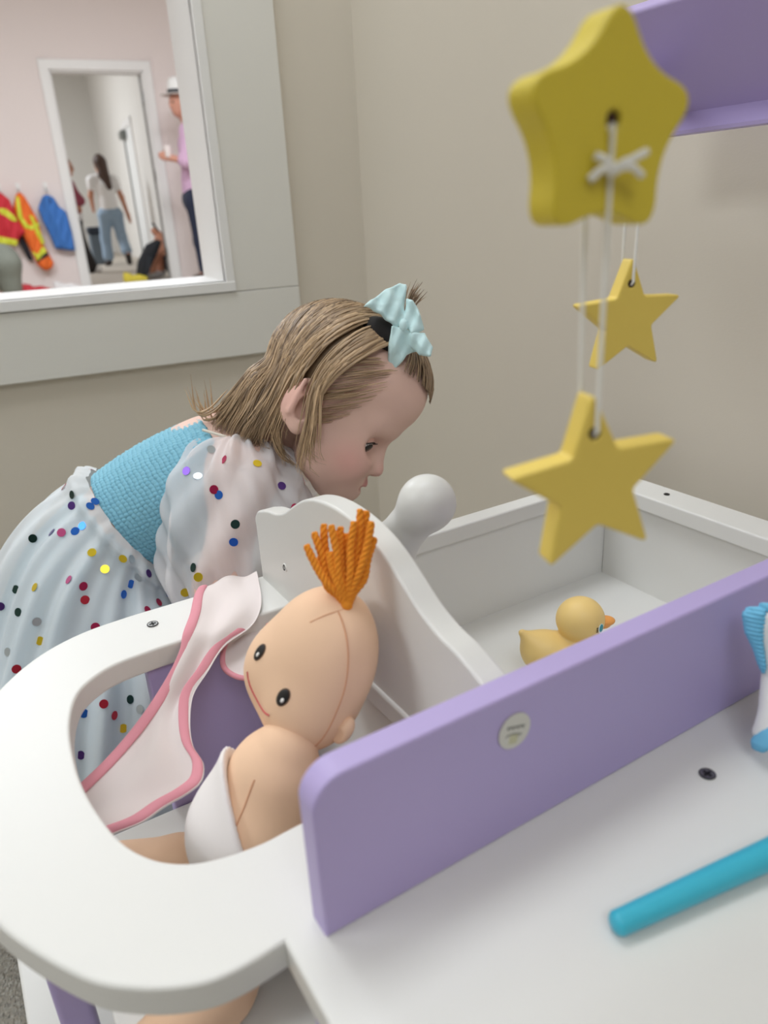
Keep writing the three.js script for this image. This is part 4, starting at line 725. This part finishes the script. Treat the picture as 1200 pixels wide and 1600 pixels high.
  const sleeveDots = [[0.263,0.156,0],[0.182,0.163,2],[0.357,0.219,3],[0.33,0.244,7],[0.275,0.313,0],[0.263,0.338,1],[0.22,0.481,4],[0.22,0.563,1],[0.405,0.619,4],[0.295,0.7,4],[0.282,0.744,2],[0.378,0.819,2],[0.08,0.356,0],[0.018,0.194,6],[0.34,0.087,7],[0.152,0.563,5],[0.102,0.25,3]];
  for (const [u, v, c] of skirtDots) dot(tulleP, u, v, c, skirt);
  for (let i = 0; i < 46; i++) dot(tulleP, rnd(), rr(0.5, 0.95), Math.floor(rnd() * 8), skirt);   // more dots lower down, round the hem
  for (const [u, v, c] of sleeveDots) dot(sp1, u, v, c, sl);
}
// ---------------------------------------------------------------- people and things seen through the window
{
  const P = (p) => room(...p);
  const skinFar = mat('#d9a184', 0.7), whiteCloth = mat('#f1f0ee', 0.85), sole = mat('#e8e6e2', 0.7);
  const chain = (pts, r0, r1) => { const f = []; for (let i = 0; i + 1 < pts.length; i++) { const a = lerp(r0, r1, i / (pts.length - 1)), b = lerp(r0, r1, (i + 1) / (pts.length - 1)); f.push(capsule(P(pts[i]), a, P(pts[i + 1]), b)); } return f; };
  // j: head, face direction, neck, chest, waist, pelvis, arms [shoulder, elbow, hand], legs [hip, knee, ankle, toe]
  function figure(label, group, j, look) {
    const pts = [j.head, j.neck, j.chest, j.waist, j.pelvis, ...j.arms.flat(), ...j.legs.flat()].map(P);
    const low = Math.min(...pts.map((p) => p.y)), pv = P(j.pelvis);
    const t = thing('person', label, 'person', V(pv.x, Math.max(FY, low - 0.04), pv.z), group);
    const h = P(j.head), fd = P([j.head[0] + j.face[0], j.head[1] + j.face[1], j.head[2] + j.face[2]]).sub(h).normalize();
    const sd = V(0, 1, 0).cross(fd).normalize(), uu = fd.clone().cross(sd);
    const hp = (f, u, s) => h.clone().addScaledVector(fd, f).addScaledVector(uu, u).addScaledVector(sd, s);
    const w = j.width || 1;
    const f = [ellip(h, 0.095, 0.115, 0.076, fd, uu, sd), ellip(hp(0.035, -0.07, 0), 0.055, 0.055, 0.052, fd, uu, sd), capsule(hp(0.085, 0.01, 0), 0.012, hp(0.104, -0.022, 0), 0.013),
      ...[1, -1].map((s) => ellip(hp(-0.005, -0.01, s * 0.078), 0.02, 0.032, 0.01, fd, uu, sd)), capsule(hp(-0.02, -0.08, 0), 0.055, P(j.neck), 0.055), capsule(P(j.neck), 0.06, P(j.chest), 0.1 * w), capsule(P(j.chest), 0.11 * w, P(j.waist), 0.1 * w), capsule(P(j.waist), 0.1 * w, P(j.pelvis), 0.12 * w)];
    for (const a of j.arms) { f.push(capsule(P(j.neck), 0.05, P(a[0]), 0.05), ...chain(a, 0.046, 0.03)); const d = P(a[2]).sub(P(a[1])).normalize(), c = P(a[2]); f.push(ellip(c.clone().addScaledVector(d, 0.05), 0.05, 0.032, 0.022, d, uu.clone().addScaledVector(d, -d.dot(uu)).normalize(), d.clone().cross(uu).normalize())); for (let k = -1; k <= 2; k++) { const o = uu.clone().multiplyScalar((k - 0.5) * 0.017); const b = c.clone().addScaledVector(d, 0.085).add(o); f.push(capsule(b, 0.01, b.clone().addScaledVector(d, 0.055 - Math.abs(k - 0.5) * 0.012), 0.008)); } f.push(capsule(c.clone().addScaledVector(d, 0.03).addScaledVector(uu, 0.025), 0.012, c.clone().addScaledVector(d, 0.075).addScaledVector(uu, 0.05), 0.009)); }
    for (const l of j.legs) { f.push(...chain(l.slice(0, 3), 0.082 * w, 0.042)); f.push(capsule(P(l[2]), 0.042, P(l[3]), 0.034)); }
    part('body', netBox(union(f, 0.03), pts, 0.2, 0.016), mat(look.skin || '#d9a184', 0.7), t);
    const top = [capsule(P(j.neck).lerp(P(j.chest), 0.25), 0.085 * w, P(j.chest), 0.128 * w), capsule(P(j.chest), 0.128 * w, P(j.waist), 0.122 * w), capsule(P(j.waist), 0.122 * w, P(j.waist).lerp(P(j.pelvis), look.hem ?? 0.4), 0.134 * w)];
    for (const a of j.arms) { const e = P(a[0]).lerp(P(a[1]), look.sleeve < 1 ? look.sleeve : 1); top.push(capsule(P(j.neck).lerp(P(a[0]), 0.5), 0.068, P(a[0]), 0.068), capsule(P(a[0]), 0.068, e, 0.06)); if (look.sleeve >= 1) top.push(capsule(e, 0.06, e.clone().lerp(P(a[2]), look.sleeve - 1), 0.05)); }
    part('shirt', netBox(union(top, 0.05), pts, 0.2, 0.018), look.shirt, t, look.shirtLabel);
    const tr = [capsule(P(j.waist).lerp(P(j.pelvis), 0.35), 0.118 * w, P(j.pelvis), 0.138 * w)];
    for (const l of j.legs) { const cut = look.leg ?? 2; tr.push(capsule(P(j.pelvis), 0.12 * w, P(l[0]), 0.105 * w)); const kn = P(l[0]).lerp(P(l[1]), Math.min(1, cut)); tr.push(capsule(P(l[0]), 0.105 * w, kn, 0.078)); if (cut > 1) tr.push(capsule(kn, 0.078, P(l[1]).lerp(P(l[2]), cut - 1), look.flare || 0.062)); }
    part('trousers', netBox(union(tr, 0.04), pts, 0.2, 0.018), look.trousers, t, look.trousersLabel);
    if (look.hair) { const hl = look.hairLen || 0.1; const hb = [ellip(hp(-0.015, 0.02, 0), 0.102, 0.115, 0.088, fd, uu, sd)]; const cut = (x, y, z) => { const q = V(x, y, z).sub(h); return q.dot(fd) - 0.035 - 0.4 * q.dot(uu); }; const back = capsule(hp(-0.05, 0, 0), 0.09, hp(-0.09 + (look.swing?.[0] || 0), -hl, look.swing?.[1] || 0), look.swing ? 0.06 : 0.035), wave = capsule(hp(-0.06, -hl * 0.5, 0.03), 0.05, hp(-0.07, -hl * 0.95, (look.swing?.[1] || 0) + 0.03), 0.025); part('hair', netBox((x, y, z) => smin(smax(hb[0](x, y, z), cut(x, y, z), 0.02), smin(back(x, y, z), wave(x, y, z), 0.03), 0.04), [hp(0, 0.1, 0), hp(-0.08, -hl, look.swing?.[1] || 0)], 0.16, 0.014), look.hair, t); }
    for (const s of [1, -1]) part('eye', new THREE.SphereGeometry(0.011, 10, 8).translate(...hp(0.083, 0.005, s * 0.031).toArray()), M.dark, t);
    part('mouth', new THREE.CapsuleGeometry(0.006, 0.03, 4, 8).rotateX(Math.PI / 2).applyMatrix4(basis(fd, uu, sd, hp(0.082, -0.075, 0))), mat('#a8584e', 0.6), t);
    if (look.shoe) for (const l of j.legs) { const a = P(l[2]), b = P(l[3]), d = b.clone().sub(a).normalize(); part('shoe', netBox(union([capsule(a.clone().add(V(0, -0.015, 0)), 0.05, b, 0.042), capsule(a.clone().add(V(0, -0.03, 0)).addScaledVector(d, -0.02), 0.035, b.clone().add(V(0, -0.012, 0)), 0.034)], 0.02), [a, b], 0.08, 0.012), look.shoe, t); }
    return [t, hp, fd, uu, sd, h];
  }
  const jeans = mat('#93a9bd', 0.85), black = mat('#26201f', 0.85), navy = mat('#232a3f', 0.85);
  // walking away in the far room
  { const D = -13.3; figure('person walking away with long brown hair, white short sleeved top and light blue jeans', null, {
    head: [1.255, 1.7, D], face: [-0.35, 0, -1], neck: [1.265, 1.52, D], chest: [1.27, 1.36, D], waist: [1.28, 1.14, D], pelvis: [1.285, 0.98, D],
    arms: [[[1.1, 1.46, D], [1.045, 1.24, D - 0.02], [1.06, 1.1, D - 0.2]], [[1.43, 1.45, D], [1.5, 1.2, D + 0.03], [1.545, 0.96, D + 0.03]]],
    legs: [[[1.2, 0.95, D], [1.15, 0.6, D - 0.05], [1.14, 0.27, D], [1.12, 0.225, D - 0.14]], [[1.37, 0.95, D], [1.4, 0.62, D], [1.43, 0.36, D + 0.16], [1.44, 0.24, D + 0.12]]] },
  { skin: '#c98d70', shirt: whiteCloth, shirtLabel: 'white short sleeved top', sleeve: 0.45, hem: 0.5, trousers: jeans, trousersLabel: 'light blue jeans', leg: 1.8, flare: 0.085, hair: mat('#4b372c', 0.6), hairLen: 0.34, swing: [-0.02, -0.03], shoe: mat('#3a3533', 0.7) }); }
  { const D = -11.8; const [t] = figure('person in dark pink top and flared black trousers at left edge of the far doorway', null, {
    head: [0.665, 1.56, D], face: [1, -0.1, 0.15], neck: [0.64, 1.38, D], chest: [0.64, 1.26, D], waist: [0.635, 1.04, D], pelvis: [0.63, 0.9, D],
    arms: [[[0.66, 1.33, D + 0.14], [0.76, 1.13, D + 0.16], [0.68, 1.04, D + 0.1]], [[0.62, 1.33, D - 0.14], [0.72, 1.13, D - 0.14], [0.74, 1.06, D + 0.02]]],
    legs: [[[0.64, 0.87, D + 0.08], [0.68, 0.55, D + 0.09], [0.74, 0.27, D + 0.1], [0.85, 0.235, D + 0.12]], [[0.62, 0.87, D - 0.08], [0.6, 0.55, D - 0.09], [0.59, 0.27, D - 0.1], [0.7, 0.235, D - 0.1]]], width: 0.95 },
  { skin: '#d49c80', shirt: mat('#9c4a5a', 0.85), shirtLabel: 'dark pink top', sleeve: 1.1, hem: 0.5, trousers: black, trousersLabel: 'flared black trousers', leg: 1.95, flare: 0.1, hair: mat('#a9805c', 0.6), hairLen: 0.12, shoe: sole });
    const c = P([0.74, 0.93, D + 0.14]); part('badge', box(-0.03, 0.03, -0.05, 0.04, -0.004, 0.004, 0.003).rotateY(ROOM_TURN).translate(c.x, c.y, c.z), whiteCloth, t, 'white paper badge at the waist'); }
  { const D = -9.42; figure('person sitting on the floor behind the doorway with bare bent legs, holding a phone', null, {
    head: [1.68, 1.0, D], face: [-1, -0.3, 0.1], neck: [1.67, 0.84, D], chest: [1.66, 0.72, D], waist: [1.62, 0.5, D], pelvis: [1.56, 0.33, D],
    arms: [[[1.62, 0.8, D + 0.15], [1.5, 0.6, D + 0.16], [1.415, 0.66, D + 0.05]], [[1.62, 0.8, D - 0.15], [1.52, 0.6, D - 0.14], [1.44, 0.66, D - 0.05]]],
    legs: [[[1.53, 0.33, D + 0.1], [1.39, 0.6, D + 0.1], [1.24, 0.27, D + 0.1], [1.14, 0.225, D + 0.12]], [[1.53, 0.33, D - 0.1], [1.44, 0.6, D - 0.06], [1.37, 0.27, D - 0.05], [1.27, 0.225, D - 0.02]]], width: 0.95 },
  { skin: '#cf9478', shirt: mat('#e3b9a4', 0.85), sleeve: 0.5, hem: 0.6, trousers: mat('#3a3a40', 0.85), leg: 0.4, hair: mat('#5a4030', 0.6), hairLen: 0.1, shoe: mat('#c9c6c4', 0.7) });
    const pc = P([1.385, 0.735, D + 0.02]); const ph = thing('phone', 'dark phone held up by the sitting person in the doorway', 'phone', pc.clone());
    part('case', box(-0.008, 0.008, -0.075, 0.075, -0.036, 0.036, 0.005).rotateZ(0.45).rotateY(ROOM_TURN).translate(pc.x, pc.y, pc.z), M.dark, ph); part('screen', box(0.0081, 0.0088, -0.07, 0.07, -0.032, 0.032).rotateZ(0.45).rotateY(ROOM_TURN).translate(pc.x, pc.y, pc.z), mat('#31343a', 0.15), ph); }
  { const D = -8.2, [t, hp, fd, uu, sd] = figure('man in white hat, pink shirt and navy trousers holding a cup near the window edge', null, {
    head: [1.61, 1.87, D], face: [-1, -0.12, 0.35], neck: [1.675, 1.66, D], chest: [1.695, 1.5, D], waist: [1.675, 1.16, D], pelvis: [1.665, 1.0, D],
    arms: [[[1.615, 1.6, D + 0.18], [1.555, 1.34, D + 0.22], [1.445, 1.37, D + 0.16]], [[1.795, 1.6, D - 0.17], [1.815, 1.32, D - 0.2], [1.795, 1.08, D - 0.16]]],
    legs: [[[1.635, 0.97, D + 0.1], [1.625, 0.6, D + 0.1], [1.625, 0.28, D + 0.1], [1.495, 0.235, D + 0.14]], [[1.715, 0.97, D - 0.1], [1.735, 0.6, D - 0.1], [1.735, 0.28, D - 0.1], [1.615, 0.235, D - 0.06]]], width: 1.12 },
  { skin: '#cf9680', shirt: mat('#d3aecb', 0.85), shirtLabel: 'pale pink shirt', sleeve: 1.2, hem: 0.75, trousers: navy, trousersLabel: 'navy trousers', leg: 1.95, shoe: mat('#4b3c33', 0.6) });
    const up = V(0, 1, 0), hx = V(1, 0, 0).applyAxisAngle(up, 0.4), hz = hx.clone().cross(up);
    const prof = [[0.001, 0.165], [0.04, 0.16], [0.075, 0.145], [0.092, 0.11], [0.097, 0.05], [0.1, 0.012], [0.15, 0.0], [0.172, 0.004], [0.173, 0.009], [0.15, 0.007], [0.098, 0.02]].map(([x, y]) => new THREE.Vector2(x, y));
    const hat = part('hat', new THREE.LatheGeometry(prof, 40).scale(1, 1, 0.92).applyMatrix4(basis(hx, up, hz, hp(-0.005, 0.055, 0))), mat('#f3f2ef', 0.8), t, 'white brimmed hat with a dark band');
    part('hat_band', new THREE.CylinderGeometry(0.0995, 0.1005, 0.035, 40, 1, true).scale(1, 1, 0.92).translate(0, 0.033, 0).applyMatrix4(basis(hx, up, hz, hp(-0.005, 0.055, 0))), mat('#3b3c40', 0.8, { side: THREE.DoubleSide }), hat);
    const c = P([1.41, 1.43, D + 0.15]); const cu = thing('paper_cup', 'pale paper cup in the hand of the man in the hat', 'cup', V(c.x, c.y - 0.05, c.z));
    part('cup', new THREE.LatheGeometry([[0.001, 0], [0.028, 0], [0.039, 0.1], [0.041, 0.102], [0.037, 0.1], [0.027, 0.004], [0.001, 0.004]].map(([x, y]) => new THREE.Vector2(x, y)), 28).translate(c.x, c.y - 0.05, c.z), mat('#f0e6e2', 0.7), cu); }
  { const D = -7; figure('person kneeling forward in grey green shorts with bare legs below the jackets', null, {
    head: [-0.95, 0.86, D], face: [-0.8, -0.7, 0], neck: [-0.82, 0.78, D], chest: [-0.68, 0.72, D], waist: [-0.4, 0.62, D], pelvis: [-0.22, 0.57, D],
    arms: [[[-0.76, 0.72, D + 0.16], [-0.78, 0.46, D + 0.2], [-0.84, 0.24, D + 0.2]], [[-0.76, 0.72, D - 0.16], [-0.78, 0.46, D - 0.2], [-0.84, 0.24, D - 0.2]]],
    legs: [[[-0.19, 0.55, D + 0.09], [-0.19, 0.26, D + 0.11], [0.12, 0.24, D + 0.11], [0.2, 0.22, D + 0.11]], [[-0.19, 0.55, D - 0.09], [-0.24, 0.26, D - 0.11], [0.05, 0.24, D - 0.13], [0.14, 0.22, D - 0.13]]], width: 1 },
  { skin: '#d3a08c', shirt: mat('#5f625c', 0.85), sleeve: 0.5, hem: 0.3, trousers: mat('#6f7268', 0.85), trousersLabel: 'grey green shorts', leg: 0.62, hair: mat('#5a4434', 0.6), hairLen: 0.05, shoe: sole }); }
  // jackets on hooks along the far wall
  const flat = (pts, n, h, cell, wr) => puff(pts, h, cell, wr).rotateY(0).applyMatrix4(new THREE.Matrix4().makeRotationY(ROOM_TURN).setPosition(room(0, 0, n)));
  const fold = (x, y) => 0.012 * Math.sin(x * 42 + y * 9) + 0.006 * Math.sin(x * 80 - y * 30);
  const jacket = (label, color, body, bands, n) => {
    const c = P([body[0][0], Math.min(...body.map((p) => p[1])), n]); const t = thing('jacket', label, 'jacket', c, 'jackets hung on the far wall');
    part('shell', flat(body, n, 0.05, 0.012, fold), mat(color, 0.8), t);
    for (const [b, col, lab] of bands) part('reflective_band', flat(b, n + 0.046, 0.012, 0.008, fold), mat(col, 0.6), t, lab);
    return t;
  };
  const lime = '#d8dc3e', YL = 'yellow reflective band';
  jacket('red work jacket with yellow reflective bands hanging on the far wall', '#cf2f3c', [[-0.220, 1.180], [-0.136, 1.148], [-0.076, 1.082], [-0.044, 0.886], [0.004, 0.782], [-0.068, 0.725], [-0.101, 0.655], [-0.250, 0.694], [-0.411, 0.746], [-0.4, 1.0]], [[[[-0.4, 0.97], [-0.203, 1.029], [-0.123, 1.002], [-0.067, 0.941], [-0.045, 0.880], [-0.092, 0.883], [-0.150, 0.933], [-0.219, 0.960], [-0.4, 0.9]], lime, YL], [[[-0.347, 0.778], [-0.236, 0.759], [-0.082, 0.714], [-0.101, 0.655], [-0.252, 0.688], [-0.360, 0.719]], lime, YL]], ZF + 0.125);
  const oj = jacket('orange work jacket with yellow reflective bands, hung between the red jacket and the blue one', '#f0712a', [[-0.015, 1.126], [0.026, 1.154], [0.064, 1.112], [0.143, 0.877], [0.152, 0.632], [0.205, 0.473], [0.182, 0.424], [0.115, 0.398], [0.043, 0.460], [0.009, 0.611], [-0.045, 0.827], [-0.064, 1.006]], [[[[-0.017, 1.115], [0.015, 1.102], [0.009, 0.913], [0.043, 0.852], [0.099, 0.837], [0.142, 0.871], [0.146, 0.834], [0.065, 0.790], [-0.000, 0.818], [-0.041, 0.928]], lime, YL], [[[0.015, 0.610], [0.066, 0.570], [0.130, 0.640], [0.151, 0.626], [0.162, 0.564], [0.052, 0.503]], lime, YL], [[[0.063, 0.946], [0.105, 0.921], [0.161, 0.675], [0.130, 0.640], [0.093, 0.752]], lime, YL]], ZF + 0.09);
  part('strap', flat([[-0.089, 0.948], [-0.053, 0.845], [-0.000, 0.623], [0.015, 0.498], [-0.030, 0.514], [-0.078, 0.677]], ZF + 0.04, 0.025, 0.012), mat('#26262c', 0.8), oj, 'dark lining at the left edge');
  part('cuff_strap', flat([[0.045, 0.515], [0.16, 0.585], [0.175, 0.555], [0.05, 0.48]], ZF + 0.14, 0.01, 0.008), mat('#26262c', 0.8), oj, 'dark cuff strap');
  const bj = jacket('plain blue jacket hanging beside the far doorway', '#3f78c4', [[0.227, 1.105], [0.278, 1.121], [0.332, 1.089], [0.363, 1.004], [0.419, 0.953], [0.438, 0.769], [0.436, 0.570], [0.328, 0.590], [0.245, 0.608], [0.222, 0.733], [0.179, 0.875], [0.163, 0.995]], [], ZF + 0.07);
  part('collar', flat([[0.235, 1.07], [0.28, 1.1], [0.305, 1.05], [0.27, 1.0]], ZF + 0.115, 0.012, 0.008), mat('#23447c', 0.8), bj, 'dark blue collar');
  [[-0.15, 'white coat hook above the red jacket'], [0.022, 'white coat hook above the orange jacket'], [0.275, 'white coat hook above the blue jacket']].forEach(([a, l]) => { const c = P([a, 1.19, ZF]); const t = thing('coat_hook', l, 'coat hook', c, 'coat hooks on the far wall'); const k = [[0, 0.03, 0.0], [0, 0, 0.02], [0, -0.03, 0.05], [0, 0.0, 0.075]].map(([x, y, z]) => P([a + x, 1.18 + y, ZF + z])); part('hook', tube(k, 0.009, 16, 8), M.bead, t); part('plate', box(-0.02, 0.02, -0.04, 0.045, 0, 0.008, 0.004).rotateY(ROOM_TURN).translate(c.x, c.y, c.z), M.bead, t); });
  { const c = P([1.09, FY, -14.2]); const t = thing('storage_bin', 'grey blue bin with a dark lid standing behind the walking person', 'bin', c); part('tub', box(-0.13, 0.13, 0, 0.48, -0.18, 0.18, 0.03).rotateY(ROOM_TURN).translate(c.x, c.y, c.z), mat('#66727c', 0.7), t); part('lid', box(-0.14, 0.14, 0.48, 0.6, -0.19, 0.19, 0.03).rotateY(ROOM_TURN).translate(c.x, c.y, c.z), mat('#2b3340', 0.7), t, 'dark lid'); }
  { const n = -9.05, body = [[1.342, 0.745], [1.394, 0.715], [1.32, 0.552], [1.22, 0.374], [1.15, 0.24], [1.039, 0.24], [1.093, 0.476], [1.213, 0.685]]; const t = thing('backpack', 'black backpack leaning by the bare legs in the doorway', 'backpack', P([1.1, FY, n])); part('bag', flat(body.map(([x, y]) => [x - 0.02, y * 0.82 + 0.02]), n, 0.07, 0.014, null), mat('#24262b', 0.8), t); part('pocket', flat([[1.12, 0.26], [1.17, 0.27], [1.24, 0.44], [1.18, 0.47]], n + 0.06, 0.02, 0.01), mat('#2c2f35', 0.8), t); }
  const shoe = (label, a, n, turn, col, soleCol) => { const c = P([a, FY, n]), X = V(Math.cos(turn), 0, Math.sin(turn)), Y = V(0, 1, 0), Z = X.clone().cross(Y), q = (x, y, z) => c.clone().addScaledVector(X, x).addScaledVector(Y, y).addScaledVector(Z, z); const t = thing('shoe', label, 'shoe', c); const f = union([capsule(q(-0.07, 0.05, 0), 0.045, q(0.05, 0.042, 0), 0.042), capsule(q(0.05, 0.042, 0), 0.042, q(0.11, 0.036, 0), 0.034), capsule(q(-0.07, 0.05, 0), 0.043, q(-0.075, 0.1, 0), 0.038)], 0.03), open = capsule(q(-0.07, 0.09, 0), 0.028, q(-0.07, 0.2, 0), 0.03); part('upper', netBox((x, y, z) => smax(smax(f(x, y, z), -open(x, y, z), 0.005), FY + 0.018 - y, 0.004), [q(-0.1, 0, 0), q(0.13, 0.14, 0)], 0.06, 0.008), mat(col, 0.7), t); part('sole', netBox((x, y, z) => smax(smax(f(x, y, z) - 0.006, y - FY - 0.024, 0.004), FY + 0.001 - y, 0.003), [q(-0.1, 0, 0), q(0.13, 0.05, 0)], 0.06, 0.008), mat(soleCol, 0.7), t); };
  shoe('yellow shoe lying on the floor of the doorway', 1.0, -8.95, 0.1, '#e6d34a', '#efe9b5');
  shoe('red shoe standing on the floor under the orange jacket', -0.02, -8.35, 0.2, '#c5323e', '#f0eeea');
  shoe('white shoe standing on the floor under the blue jacket', 0.26, -8.4, 0.1, '#e9e7e6', '#d8d5d2');
}
renderer.render(scene, camera);
